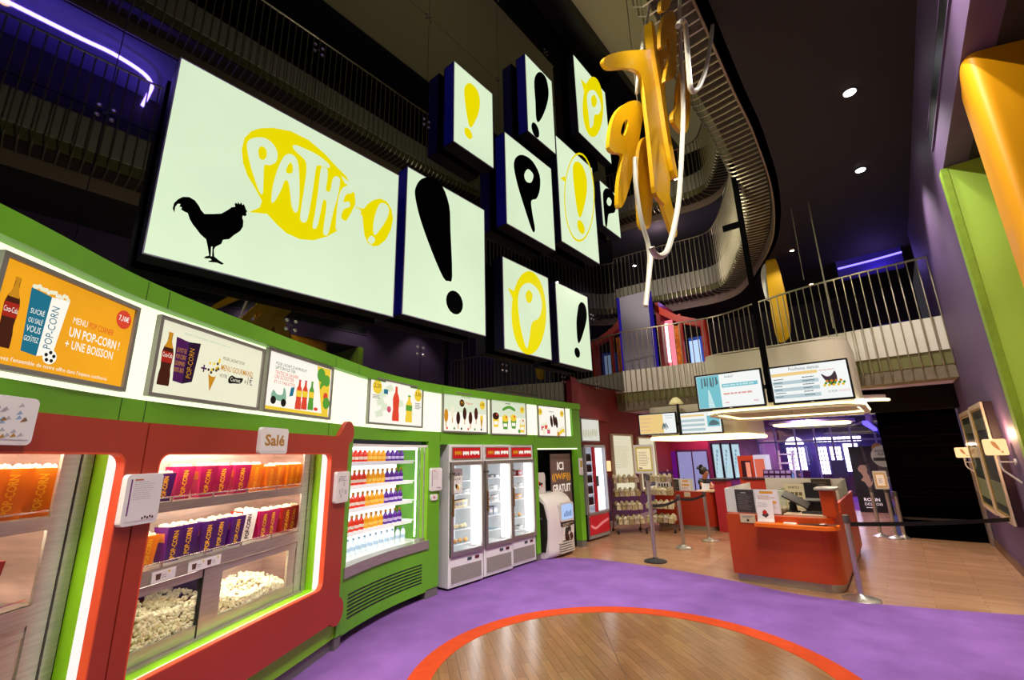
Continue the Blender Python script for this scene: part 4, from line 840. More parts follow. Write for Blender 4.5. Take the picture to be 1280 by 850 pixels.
# ================================================================== SNACK RACKS, BARRIERS, DESKS
RACKM = M('rack_metal', '#8a5a4c', .4, .5); CAST = M('castor_black', '#141214', .5)
BAG = [M('bag_'+str(i), c, .5, var=.35, scale=22) for i, c in enumerate(('#c9bd8e', '#d8d0b0', '#a99a6a', '#bfae98'))]
def rack(x, y, rz, label, name):
    t = thing('snack_rack', label, 'rack', (x, y, 0), 'snack racks'); Rm = Matrix.Rotation(rz, 4, 'Z'); T = lambda a, b, c: Matrix.Translation((x, y, 0)) @ Rm @ V((a, b, c))
    w = .33
    for s in (-1, 1):
        m = MB(T); m.tube([(s*w, .18, .06), (s*w, .1, .75), (s*w, -.02, 1.28)], .014, RACKM, 6); m.tube([(s*w, -.26, .06), (s*w, .26, .06)], .014, RACKM, 6); ob('side_frame', m, t)
        for yy in (-.24, .24):
            m = MB(T); m.lathe([(.04, -.015), (.04, .015)], (s*w, yy, .04), CAST, 10, ax=(1, 0, 0)); ob('castor', m, t)
    k = 0
    for lv, (z, dy, dp) in enumerate(((.22, -.06, .36), (.52, -.02, .3), (.82, .02, .26), (1.12, .04, .22))):
        m = MB(T)
        for q in range(7): xx = -w+.02+q*(2*w-.04)/6; m.tube([(xx, dy+dp/2, z+.06), (xx, dy-dp/2, z), (xx, dy-dp/2-.02, z+.1)], .004, CHROME, 4)
        m.tube([(-w, dy-dp/2-.02, z+.1), (w, dy-dp/2-.02, z+.1)], .006, CHROME, 5); m.tube([(-w, dy+dp/2, z+.06), (w, dy+dp/2, z+.06)], .006, CHROME, 5); ob('basket', m, t)
        for r_ in range(2):
            for i in range(5):
                mm = MB(T); cx = -w+.075+i*.128; cy = dy-dp/4+r_*dp/2
                vs = []; 
                for a in range(4):
                    for b in range(4):
                        bul = math.sin(PI*a/3)*math.sin(PI*b/3)
                        vs.append((cx-.055+.11*a/3, cy-dp*.22+dp*.44*b/3, z+.09+.03*r_+.075*bul+rnd.uniform(-.008, .008)))
                n0 = len(vs); vs += [(v[0], v[1], v[2]-.1) for v in vs]
                fs = [(a*4+b, a*4+b+1, a*4+b+5, a*4+b+4) for a in range(3) for b in range(3)]; fs += [tuple(n0+q for q in f[::-1]) for f in fs]
                bd = [0, 1, 2, 3, 7, 11, 15, 14, 13, 12, 8, 4]; fs += [(bd[q], bd[(q+1) % 12], n0+bd[(q+1) % 12], n0+bd[q]) for q in range(12)]
                mm.add(vs, fs, BAG[(i+lv+r_) % 4])
                tag(ob('snack_bag', mm), f'{ORD[i+1]} pale snack bag in the {("front","back")[r_]} row of the {("lowest","second","third","top")[lv]} basket of the {name} rack', 'snack bag', 'snack bags on the racks')
rack(-5.2, 10.45, .75, 'left wheeled wire rack full of pale snack bags, nearest the bottle fridge', 'left')
rack(-4.62, 11.02, .15, 'right wheeled wire rack full of pale snack bags, behind the notice stand', 'right')

SILV = M('satin_silver', '#c4bfb4', .3, .85)
def stanchion(x, y, label, h=.97, base=None, rad=.16):
    t = thing('barrier_post', label, 'barrier post', (x, y, 0), 'barrier posts')
    m = MB(); m.lathe([(rad, 0), (rad, .012), (rad*.85, .025), (.05, .05), (.034, .07)], (x, y, 0), base or SILV, 28); ob('base', m, t, smooth=True)
    m = MB(); m.lathe([(.034, .05), (.034, h-.05)], (x, y, 0), SILV, 18); ob('pole', m, t, smooth=True)
    m = MB(); m.lathe([(.04, h-.1), (.04, h-.005), (.034, h)], (x, y, 0), M('post_head', '#6f6b66', .35, .7), 18); ob('head', m, t, smooth=True)
    return t
def belt(a, b, z, label, sag=.05):
    P = [V(a).lerp(V(b), i/12) - V((0, 0, sag*(1-(2*i/12-1)**2))) for i in range(13)]; m = MB(); vs = []
    for p in P: vs += [(p.x, p.y, z+p.z-.025), (p.x, p.y, z+p.z+.025)]
    m.add(vs, [(2*i, 2*i+1, 2*i+3, 2*i+2) for i in range(12)], M('belt_black', '#0c0a0e', .6)); tag(ob('barrier_belt', m), label, 'barrier belt', 'barrier belts')
def notice(px0, py0, w, h, Y, label, hpole, tilt=0.):
    pass
S1 = (-3.53, 7.96); S2 = (-3.53, 9.32); S3 = (-3.35, 10.31); S4 = (-.68, 7.38)
t = stanchion(*S1, 'tall silver notice stand on black base before the snack racks', 1.42, M('rubber_black', '#151413', .5), .19)
F = Fr((S1[0]-.02, S1[1]-.03, 1.44), (.93, .3, 0), (0, 0, 1)); m = MB(F); m.plate(rrect(-.17, .17, 0, .5, .02, 3), -.01, .012, M('holder_grey', '#cfc9bb', .4)); m.plate(R4(-.14, .14, .04, .46), .012, .0125, M('notice_olive', '#b6a940', .7, em=.15)); m.plate(R4(-.115, .115, .07, .43), .0126, .0126, M('notice_cream', '#ece6bc', .7, em=.2)); m.rules(-.09, .14, .18, .25, 9, M('notice_ink', '#a39a70', .7), .013, .3); m.rules(-.1, .08, .08, .03, 1, M('notice_dark', '#4a4a30', .7), .013, .8); ob('notice_frame', m, t, label='yellowish framed notice')
stanchion(*S2, 'silver barrier post in the middle of the three before the second desk', .97)
stanchion(*S3, 'silver barrier post nearest the second desk', .97)
stanchion(*S4, 'silver barrier post at the right front corner of the orange desk', .97, None, .2)
belt((S1[0], S1[1], 0), (S2[0], S2[1], 0), .9, 'black belt between the notice stand and the middle barrier post')
belt((S2[0], S2[1], 0), (S3[0], S3[1], 0), .9, 'black belt between the two posts before the second desk')
q = at_x(1279, 658, 1.03); belt((S4[0], S4[1], 0), (1.03, q.y, 0), .86, 'long black belt from the orange desk corner post to the purple wall', .02)
stanchion(-.62, 12.55, 'silver barrier post by the dark stairs, left of the small notice stand', .97, None, .13)
t = stanchion(-.37, 12.4, 'silver post with small cream notice by the dark stairs', .98, None, .13)
F = Fr((-.40, 12.35, .95), (.96, -.15, 0), (0, -.1, 1)); m = MB(F); m.plate(rrect(-.13, .1, 0, .36, .015, 3), -.01, .012, M('holder_grey', '#cfc9bb', .4)); m.plate([R4(-.10, .07, .04, .32), R4(-.08, .05, .07, .29)[::-1]], .0125, .0128, M('notice_gold', '#d8a85c', .7)); m.plate(R4(-.08, .05, .07, .29), .0125, .0125, M('notice_pale', '#efe6da', .7, em=.15)); m.rules(-.05, .13, .07, .1, 3, SG, .013); ob('notice_frame', m, t)
stanchion(-.24, 12.5, 'dark barrier post right beside the stairs', .9, None, .1)
m = MB(); m.cbox((-.22, 12.95, .75), (.3, .02, .75), glass('blue_glass', '#8fa8e0', .25), ry=.05); m.box(-.36, -.08, 12.85, 13.05, 0, .38, M('panel_foot', '#5a62b0', .4)); tag(ob('glass_screen_stand', m), 'bluish glass panel on a stand by the dark stairs', 'panel')

# ---------------------------------------------------------------- front desk
t = thing('reception_desk', 'bright orange reception desk in the foreground with rounded corner and low shelf', 'desk', (-1.5, 7.6, 0))
def arc(cx, cy, r, a0, a1, n=8): return [(cx+r*math.cos(math.radians(a0+(a1-a0)*i/n)), cy+r*math.sin(math.radians(a0+(a1-a0)*i/n))) for i in range(n+1)]
def plan(x0, x1, y0, y1, r, th, yl): return [(x0, y0)] + arc(x1-r, y0+r, r, -90, 0) + [(x1, y1), (x1-th, y1)] + [(x1-th, y0+th+.1), (x1-th-.1, y0+th)] + [(x0+th, y0+th), (x0+th, yl), (x0, yl)]
m = MB(); m.plate(plan(-2.14, -.82, 7.46, 10.7, .22, .12, 9.4), .1, .9, ORANGE); ob('body', m, t, bevel=.006)
m = MB(); m.plate(plan(-2.10, -.86, 7.5, 10.66, .2, .09, 9.36), 0, .1, STEEL); ob('kick_plate', m, t, label='brushed steel kick plate')
m = MB(); m.plate([(-1.74, 7.3)] + arc(-.98, 7.5, .2, -90, 0, 8) + [(-.78, 7.62), (-1.74, 7.62)], .765, .815, ORANGE_L); ob('front_shelf', m, t, label='lighter orange rounded shelf', bevel=.006)
m = MB(); m.plate([(-1.4, 7.52), (-.95, 7.52), (-.85, 7.62), (-.85, 8.2), (-1.4, 8.2)], .9, .925, M('worktop_beige', '#c9a88a', .5)); ob('worktop', m, t)
m = MB(); m.plate([(-.855, 8.4), (-.815, 8.4), (-.815, 10.7), (-.855, 10.7)], .9, 1.02, ORANGE); ob('side_upstand', m, t)
m = MB(); m.box(-.945, -.79, 7.56, 7.95, .9, 1.25, ORANGE); ob('column', m, t, bevel=.02)
m = MB(); m.plate(rrect(-1.0, -.74, 7.5, 8.0, .08, 5), 1.25, 1.275, STEEL); ob('column_cap', m, t, bevel=.006)
GLF = M('frosted_glass', '#d3d6cc', .25, em=.06)
m = MB(); m.box(-2.13, -1.42, 7.5, 7.515, .92, 1.245, GLF); ob('front_screen', m, t, label='frosted glass screen')
m = MB(); m.box(-2.13, -2.115, 7.52, 9.0, .92, 1.25, GLF); m.box(-1.43, -1.415, 7.52, 8.0, .92, 1.245, glass('screen_glass', '#e8efe6', .15)); ob('side_screen', m, t)
m = MB(); m.box(-2.1, -.83, 10.1, 10.115, .9, 1.27, GLF); m.box(-.83, -.815, 8.7, 10.1, 1.0, 1.27, glass('screen_glass', '#e8efe6', .15)); ob('rear_screen', m, t)
def sheet(o, ex, ey, w, h, label, cat, draw, base, name='notice', group=None):
    F = Fr(o, ex, ey); m = MB(F); m.plate(R4(0, w, 0, h), -.002, .001, base); draw(m, w, h); tag(ob(name, m), label, cat, group)
IB = M('ink_slate', '#3a3634', .6); IW = M('ink_white', '#d8d4cc', .7)
sheet((-1.99, 7.495, .925), (1, 0, 0), (0, 0, 1), .25, .315, 'black printed notice taped to the orange desk screen', 'notice', lambda m, w, h: (m.rules(.03, .04, w-.06, h-.1, 12, M('ink_taupe', '#7a726a', .7), .0015, .4), m.rules(.08, h-.05, .08, .02, 1, IW, .0015)), IB)
sheet((-1.72, 7.495, .925), (1, 0, 0), (0, 0, 1), .29, .31, 'white and orange printed notice on the orange desk screen', 'notice', lambda m, w, h: (m.plate(R4(.06, w-.06, h-.045, h-.01), .0015, .0015, M('ink_orange', '#e8a83a', .7)), m.plate(R4(.03, w-.03, h*.44, h*.54), .0015, .0015, M('ink_orange', '#e8a83a', .7)), m.rules(.03, .03, w-.06, h*.35, 5, M('ink_pink', '#d8b4a8', .7), .0015, .5), m.rules(.03, h*.6, w-.06, h*.2, 3, M('ink_pink', '#d8b4a8', .7), .0015, .5)), M('paper', '#f1eef0', .8))
sheet((-1.95, 7.448, .79), (1, 0, 0), (0, 0, 1), .2, .115, 'small cream access notice on the orange desk front', 'notice', lambda m, w, h: (m.disc(.1, .035, .018, IB, .0015, 10), m.rules(.03, .065, .14, .035, 2, M('ink_taupe', '#7a726a', .7), .0015)), M('paper_cream', '#d8c8a0', .7))
m = MB(Fr((-1.71, 7.40, .817), (1, 0, 0), (0, .15, 1))); m.plate(R4(0, .21, 0, .3), -.01, .0, M('leaflet_white', '#efeae6', .6)); m.plate([(.06, .09), (.1, .17), (.15, .1), (.11, .06)], .0005, .0005, IB); m.disc(.1, .13, .03, P_RED, .001, 8); m.rules(.02, .2, .17, .07, 4, SG, .0006, .4); m.box(0, .21, 0, .02, -.01, .03, M('leaflet_white', '#efeae6', .6)); tag(ob('leaflet_holder', m), 'white leaflet holder standing on the orange desk shelf', 'leaflet holder')
for i in range(2):
    m = MB(); m.cbox((-1.32, 7.42, .8165+.008*i), (.15, .1, .008), M('card_white', '#f0ece6', .6), rz=.1*i); tag(ob('card', m), f'{("lower","upper")[i]} white card lying on the orange desk shelf', 'card', 'cards on the shelf')
for i in range(7):
    m = MB(); m.cbox((-1.16+.05*i, 7.42+.02*(i % 2), .8165+.003*i), (.13, .09, .004), (IB, M('leaflet_dark', '#4a2c2a', .6), M('card_white', '#f0ece6', .6))[i % 3 if i > 3 else i % 2], rz=rnd.uniform(-.4, .4)); tag(ob('leaflet', m), f'{ORD[i+1]} of the dark leaflets fanned on the orange desk shelf, counted from the left', 'leaflet', 'leaflets on the shelf')
t2 = thing('till_monitor', 'black till monitor tilted back on the orange desk worktop', 'monitor', (-1.3, 7.8, .93)); m = MB(); m.cbox((-1.27, 7.85, 1.09), (.34, .22, .02), M('monitor_black', '#17171a', .3), ry=.5, rx=.3); ob('screen', m, t2, bevel=.006); m = MB(); m.tube([(-1.33, 7.87, .93), (-1.32, 7.87, 1.08)], [.06, .03], BLACK, 8); m.lathe([(.09, .926), (.09, .94)], (-1.33, 7.87, 0), BLACK, 14); ob('foot', m, t2)
m = MB(); m.cbox((-1.08, 7.72, .935), (.24, .1, .02), M('keyboard', '#3a3838', .5)); 
for i in range(10):
    for j in range(3): m.cbox((-1.185+.023*i, 7.69+.03*j, .948), (.017, .02, .006), BLACK)
tag(ob('keyboard', m), 'dark keyboard on the orange desk worktop', 'keyboard')
m = MB(); m.cbox((-1.04, 8.1, 1.0), (.3, .18, .14), M('printer_black', '#1b1a1a', .4)); m.cbox((-1.04, 8.0, 1.08), (.28, .1, .02), M('printer_grey', '#4a4845', .4), rx=.3); m.tube([(-1.05, 8.05, 1.08), (-.98, 8.05, 1.2)], .006, BLACK, 6); tag(ob('ticket_printer', m, bevel=.01), 'black ticket printer on the orange desk worktop', 'printer')
F = Fr((-1.46, 8.15, .93), (.97, .15, 0), (0, .1, 1)); m = MB(F); m.plate(R4(0, .26, 0, .36), -.01, 0, M('board_cream', '#d4c69c', .7))
for i in range(4):
    for j in range(3): m.plate(R4(.03+.052*i, .07+.052*i, .05+.07*j, .1+.07*j), .001, .001, M('board_ink', '#6a5a3a', .7))
m.text('INFO', .06, .29, .14, .035, IB, .001); tag(ob('seating_chart', m), 'cream chart board with small squares standing on the orange desk', 'board')
t3 = thing('office_chair', 'black office chair with rounded back behind the orange desk', 'chair', (-1.18, 8.75, 0)); FABR = M('chair_black', '#0d0c0f', .8)
m = MB(Fr((-1.18, 8.5, 0), (1, -.1, 0), (0, .08, 1))); m.plate(smooth_loop([(-.24, .8), (-.25, 1.1), (-.17, 1.24), (0, 1.29), (.17, 1.24), (.25, 1.1), (.24, .8), (0, .76)], 4), -.04, .04, FABR); ob('backrest', m, t3, bevel=.02)
m = MB(); m.cbox((-1.18, 8.75, .5), (.5, .48, .09), FABR); ob('seat', m, t3, bevel=.03)
m = MB(); m.tube([(-1.18, 8.75, .06), (-1.18, 8.75, .48)], .03, BLACK, 8); m.tube([(-1.18, 8.9, .5), (-1.18, 8.58, .6), (-1.18, 8.55, .85)], .02, BLACK, 6); ob('column', m, t3)
for i in range(5): a = i*1.257; m = MB(); m.tube([(-1.18, 8.75, .1), (-1.18+.3*math.cos(a), 8.75+.3*math.sin(a), .06)], .018, BLACK, 6); m.ico((-1.18+.3*math.cos(a), 8.75+.3*math.sin(a), .03), .03, BLACK, 1); ob('leg', m, t3)
sheet((-1.35, 10.09, 1.06), (1, 0, 0), (0, 0, 1), .3, .2, 'dark notice on the rear glass of the orange desk', 'notice', lambda m, w, h: m.rules(.03, .03, w-.06, h-.06, 4, M('ink_taupe', '#7a726a', .7), .0015, .4), IB)
m = MB(); m.cbox((-1.62, 8.6, .99), (.22, .2, .13), M('box_white', '#e8e4de', .6)); m.cbox((-1.62, 8.6, 1.1), (.16, .1, .1), M('box_white', '#e8e4de', .6), rz=.3); tag(ob('card_printer', m), 'small white card printer behind the notices on the orange desk', 'printer'); m = MB(); m.box(-1.98, -1.5, 8.2, 8.9, .88, .925, M('worktop_beige', '#c9a88a', .5)); m.box(-1.95, -1.53, 8.25, 8.85, .0, .88, M('cupboard_orange', '#a8380c', .5)); tag(ob('low_cupboard', m), 'low orange cupboard inside the reception desk', 'cupboard')

# ---------------------------------------------------------------- second desk, with its clerk
t = thing('ticket_desk', 'red orange ticket desk farther back where the clerk sits', 'desk', (-4.1, 11.7, 0)); OR2 = M('orange_far', '#a82a0c', .4)
m = MB(); m.plate([(-4.95, 11.5)] + arc(-3.75, 11.72, .22, -90, 0, 6) + [(-3.53, 13.2), (-3.85, 13.2), (-3.85, 11.95), (-4.95, 11.95)], .1, .86, OR2); ob('body', m, t)
m = MB(); m.plate([(-4.92, 11.53)] + arc(-3.77, 11.74, .2, -90, 0, 6) + [(-3.57, 13.16), (-3.8, 13.16), (-3.8, 11.9), (-4.92, 11.9)], 0, .1, STEEL); ob('kick_plate', m, t)
m = MB(); m.box(-4.9, -3.98, 11.54, 11.555, .87, 1.16, GLF); ob('front_screen', m, t)
m = MB(); m.plate(R4(-3.5, -3.22, 11.55, 11.95), 0, 1.12, M('column_pink', '#c02a34', .4)); ob('column', m, t)
m = MB(); m.plate(R4(-3.58, -3.16, 11.48, 12.02), 1.12, 1.16, M('cap_dark', '#2a2226', .3)); ob('column_cap', m, t)
m = MB(); m.box(-3.98, -3.52, 11.52, 12.1, .86, .88, M('worktop_beige', '#c9a88a', .5)); ob('worktop', m, t)
sheet((-4.52, 11.53, .87), (1, 0, 0), (0, 0, 1), .2, .27, 'dark notice on the glass of the ticket desk', 'notice', lambda m, w, h: m.rules(.02, .03, w-.04, h-.06, 6, M('ink_taupe', '#7a726a', .7), .0015, .4), IB)
sheet((-4.28, 11.53, .88), (1, 0, 0), (0, 0, 1), .24, .26, 'pale orange notice on the glass of the ticket desk', 'notice', lambda m, w, h: (m.plate(R4(.03, w-.03, .11, .15), .0015, .0015, M('ink_orange', '#e8a83a', .7)), m.plate(R4(.05, w-.05, .2, .24), .0015, .0015, M('ink_orange', '#e8a83a', .7)), m.rules(.03, .02, w-.06, .07, 3, M('ink_pink', '#d8b4a8', .7), .0015)), M('paper', '#f1eef0', .8))
sheet((-4.2, 11.48, .74), (1, 0, 0), (0, 0, 1), .15, .11, 'small cream card on the front of the ticket desk', 'notice', lambda m, w, h: m.rules(.02, .02, w-.04, h-.04, 3, SG, .0015), M('paper_cream', '#d8c8a0', .7))
sheet((-4.87, 11.53, .88), (1, 0, 0), (0, 0, 1), .3, .2, 'white leaflets with dark figures at the left end of the ticket desk', 'notice', lambda m, w, h: [m.plate(R4(.03+.07*i, .07+.07*i, .07, .16), .0015, .0015, IB) for i in range(4)], M('paper', '#f1eef0', .8))
m = MB(Fr((-3.86, 11.75, .885), (.9, -.3, 0), (.1, .2, 1))); m.plate(R4(0, .2, 0, .16), -.012, 0, M('tablet_white', '#e8e8ea', .4, em=.2)); tag(ob('tablet', m), 'white tablet propped before the clerk', 'tablet')
m = MB(); m.cbox((-3.66, 11.75, .885), (.2, .26, .012), M('pad_beige', '#c4b890', .6), rz=.2); tag(ob('desk_pad', m), 'beige pad on the ticket desk by the clerk', 'pad')

def skin(name, J, B, mat, root_i=0, sub=2, parent=None):
    me = bpy.data.meshes.new(name); me.from_pydata([V(j[:3]) for j in J], B, []); o = bpy.data.objects.new(name, me); col.objects.link(o); _loc[o.name] = V((0, 0, 0))
    sk = o.modifiers.new('skin', 'SKIN'); sk.use_smooth_shade = True
    if not me.skin_vertices: me.attributes  # layer is made by the modifier
    lay = me.skin_vertices[0].data if me.skin_vertices else None
    if lay is None:
        bpy.context.view_layer.update(); lay = me.skin_vertices[0].data
    for i, j in enumerate(J):
        r = j[3] if isinstance(j[3], tuple) else (j[3], j[3]); lay[i].radius = r; lay[i].use_root = (i == root_i)
    su = o.modifiers.new('sub', 'SUBSURF'); su.levels = sub; su.render_levels = sub
    me.materials.append(mat)
    if parent: o.parent = parent; o.matrix_parent_inverse = Matrix.Translation(-_loc[parent.name])
    return o
SKIN = M('skin', '#b98468', .55); HAIR = M('dark_hair', '#120c0b', .7); TOP = M('black_top', '#0e0d12', .7); TROU = M('dark_trousers', '#1a1a22', .7)
cx, cy = -4.0, 12.45
t = thing('person', 'seated clerk with dark curly bun and black top looking down at the ticket desk', 'person', (cx, cy, 0))
# pelvis, spine, neck, head, arms forward to the worktop on the right, legs bent on a stool
J = [(cx, cy, .60, .14), (cx, cy-.01, .78, .125), (cx+.01, cy-.03, .98, .14), (cx+.015, cy-.04, 1.07, .10), (cx+.03, cy-.05, 1.12, .05), (cx+.05, cy-.065, 1.16, .055), (cx+.065, cy-.08, 1.22, .085), (cx+.07, cy-.085, 1.30, .085), (cx+.07, cy-.085, 1.35, .05),
     (cx-.02, cy-.2, 1.05, .055), (cx+.06, cy-.32, .92, .042), (cx+.28, cy-.4, .93, .03), (cx+.35, cy-.42, .93, .025),
     (cx+.05, cy+.13, 1.05, .055), (cx+.16, cy+.1, .93, .042), (cx+.33, cy-.12, .93, .03), (cx+.38, cy-.2, .93, .025),
     (cx+.05, cy-.09, .58, .09), (cx+.42, cy-.12, .58, .07), (cx+.42, cy-.12, .16, .045), (cx+.5, cy-.12, .12, .035),
     (cx+.05, cy+.09, .58, .09), (cx+.42, cy+.12, .58, .07), (cx+.42, cy+.12, .16, .045), (cx+.5, cy+.12, .12, .035)]
B = [(0, 1), (1, 2), (2, 3), (3, 4), (4, 5), (5, 6), (6, 7), (7, 8), (3, 9), (9, 10), (10, 11), (11, 12), (3, 13), (13, 14), (14, 15), (15, 16), (0, 17), (17, 18), (18, 19), (19, 20), (0, 21), (21, 22), (22, 23), (23, 24)]
skin('body', J, B, SKIN, 0, 2, t)
hd = V((cx+.07, cy-.085, 1.28)); fw = V((.86, -.35, -.3)).normalized(); sd = fw.cross(V((0, 0, 1))).normalized(); upv = sd.cross(fw)
m = MB(); m.ico(tuple(hd+fw*.092-upv*.01), .014, SKIN, 2, sx=1.2, sz=1.6)
for s in (-1, 1): m.ico(tuple(hd+fw*.075+sd*s*.03+upv*.012), .011, M('eye_white', '#e8e0d8', .3), 1); m.ico(tuple(hd+fw*.083+sd*s*.031+upv*.012), .006, HAIR, 1); m.ico(tuple(hd+sd*s*.085), .018, SKIN, 1, sx=.7, sy=.7, sz=1.5)
m.ico(tuple(hd+fw*.082-upv*.045), .013, M('lips', '#8a3f3c', .5), 1, sx=.8, sy=1.4, sz=.5); ob('face', m, t, smooth=True)
m = MB()
for i in range(90):
    a = rnd.uniform(0, 2*PI); b_ = rnd.uniform(-.5, 1.5); p = hd - fw*.02 + V((math.cos(a)*math.cos(b_), math.sin(a)*math.cos(b_), math.sin(b_)))*.092
    if (p-hd).dot(fw) < .035 or (p-hd).dot(upv) > .06: m.ico(tuple(p), rnd.uniform(.02, .034), HAIR, 1, jit=.2)
for i in range(70): p = hd - fw*.13 + upv*.05 + V((rnd.gauss(0, .035), rnd.gauss(0, .035), rnd.gauss(0, .035))); m.ico(tuple(p), rnd.uniform(.02, .035), HAIR, 1, jit=.2)
ob('hair', m, t, smooth=True)
Jt = [(cx, cy, .62, .165), (cx, cy-.01, .78, .145), (cx+.01, cy-.03, .97, .158), (cx+.015, cy-.04, 1.07, .108), (cx+.025, cy-.047, 1.115, .066), (cx-.02, cy-.2, 1.05, .07), (cx+.02, cy-.27, .98, .06), (cx+.05, cy+.13, 1.05, .07), (cx+.1, cy+.12, .98, .06)]
skin('black_top', Jt, [(0, 1), (1, 2), (2, 3), (3, 4), (3, 5), (5, 6), (3, 7), (7, 8)], TOP, 0, 2, t)
Jl = [(cx, cy, .6, .16), (cx+.05, cy-.09, .58, .105), (cx+.42, cy-.12, .58, .085), (cx+.42, cy-.12, .2, .06), (cx+.05, cy+.09, .58, .105), (cx+.42, cy+.12, .58, .085), (cx+.42, cy+.12, .2, .06)]
skin('trousers', Jl, [(0, 1), (1, 2), (2, 3), (0, 4), (4, 5), (5, 6)], TROU, 0, 2, t)
for hx, hy, s in ((cx+.36, cy-.425, 1), (cx+.39, cy-.215, -1)):
    d = V((.8, -.35 if s < 0 else -.1, 0)).normalized(); q = V((-d.y, d.x, 0)); P0 = V((hx, hy, .93)); JJ = [(*P0, .024), (*(P0+d*.05), (.028, .016))]; BB = [(0, 1)]
    for f in range(4):
        b0 = P0+d*.07+q*(.022*(f-1.5)); L_ = (.03, .036, .034, .026)[f]; k = len(JJ); JJ += [(*b0, .010), (*(b0+d*L_+V((0, 0, .004))), .009), (*(b0+d*L_*1.8-V((0, 0, .012))), .007)]; BB += [(1, k), (k, k+1), (k+1, k+2)]
    b0 = P0+d*.02+q*(.032*s); k = len(JJ); JJ += [(*b0, .011), (*(b0+d*.03+q*.018*s), .009), (*(b0+d*.055+q*.02*s-V((0, 0, .008))), .008)]; BB += [(0, k), (k, k+1), (k+1, k+2)]
    skin('hand', JJ, BB, SKIN, 0, 1, t)
m = MB(); m.lathe([(.16, .42), (.17, .46), (.16, .5)], (cx, cy, 0), BLACK, 16); m.tube([(cx, cy, .02), (cx, cy, .44)], .025, CHROME, 8); m.lathe([(.2, 0), (.2, .02)], (cx, cy, 0), CHROME, 16); tag(ob('stool', m), 'round stool under the seated clerk', 'stool')
# ================================================================== CANOPIES, SCREENS, LOBBY
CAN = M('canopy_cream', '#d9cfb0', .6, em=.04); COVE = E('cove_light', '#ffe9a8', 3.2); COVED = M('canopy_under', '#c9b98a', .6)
t = thing('ceiling_canopy', 'large rounded cream canopy with glowing rim above the orange desk', 'canopy', (-1.5, 10, 2.4))
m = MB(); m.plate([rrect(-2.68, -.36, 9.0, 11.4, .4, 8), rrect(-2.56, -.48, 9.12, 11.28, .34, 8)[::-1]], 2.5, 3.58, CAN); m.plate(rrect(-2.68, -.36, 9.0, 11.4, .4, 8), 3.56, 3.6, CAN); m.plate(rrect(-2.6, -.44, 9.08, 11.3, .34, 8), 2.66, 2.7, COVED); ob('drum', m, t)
m = MB(); m.tube([(x, y, 2.53) for x, y in rrect(-2.62, -.42, 9.06, 11.34, .38, 8)], .035, COVE, 8, closed=True); ob('rim_light', m, t)
m = MB(); m.plate([rrect(-2.74, -.30, 8.94, 11.6, .45, 8), rrect(-2.66, -.38, 9.02, 11.52, .4, 8)[::-1]], 2.44, 2.47, CAN); ob('lower_ring', m, t)
m = MB(); m.tube([(x, y, 2.5) for x, y in rrect(-2.74, -.30, 8.94, 11.56, .43, 8)], .018, COVE, 8, closed=True); ob('lower_light', m, t)
m = MB(); m.box(-.43, -.3, 9.2, 10.2, 2.47, 2.56, E('canopy_end_light', '#fff8dc', 2.2)); ob('end_light', m, t)
m = MB(); m.tube([(-1.5, 10.4, 2.45), (-1.5, 10.4, 2.7)], .012, STEEL, 6); ob('hanger', m, t)
t = thing('ceiling_canopy', 'smaller glowing cream canopy above the ticket desk', 'canopy', (-4, 12.6, 2.1))
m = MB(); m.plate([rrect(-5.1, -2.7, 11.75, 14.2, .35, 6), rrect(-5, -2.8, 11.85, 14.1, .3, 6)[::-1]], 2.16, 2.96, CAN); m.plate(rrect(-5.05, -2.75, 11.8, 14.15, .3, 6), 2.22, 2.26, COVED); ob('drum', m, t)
m = MB(); m.tube([(x, y, 2.15) for x, y in rrect(-5.1, -2.7, 11.75, 14.2, .35, 6)], .045, COVE, 8, closed=True); ob('rim_light', m, t)

SCRB = M('screen_black', '#0e0e10', .3)
def tv(x0, x1, y, z0, z1, label, draw, bg, group):
    F = Fr((x0, y, z0), (x1-x0, 0, 0), (0, 0, 1)); w, h = x1-x0, z1-z0; t = thing('display_screen', label, 'screen', F(w/2, 0, -.04), group)
    m = MB(F); m.box(0, w, 0, h, -.06, 0, SCRB); m.plate([R4(0, w, 0, h), R4(.025, w-.025, .03, h-.025)[::-1]], 0, .008, SCRB); m.plate(R4(w*.48, w*.52, .008, .018), .009, .009, M('screen_logo', '#c8c8c8', .4)); m.box(w*.4, w*.6, h*.3, h*.7, -.13, -.06, SCRB); ob('housing', m, t)
    m = MB(F); m.plate(R4(.025, w-.025, .03, h-.025), 0, .003, bg); draw(m, w, h); ob('picture', m, t)
SW = E('screen_white', '#f0f4f2', .95); ST = E('screen_teal', '#7cc8d4', .85); SB = E('screen_row', '#bcd2d8', .85); SO = E('screen_orange', '#f0cf86', .9); SD = E('screen_ink', '#6c8690', .6); SR = E('screen_red', '#e8aaa2', .8); SCY = E('screen_cyan', '#c8e8ea', .9)
q = .0035
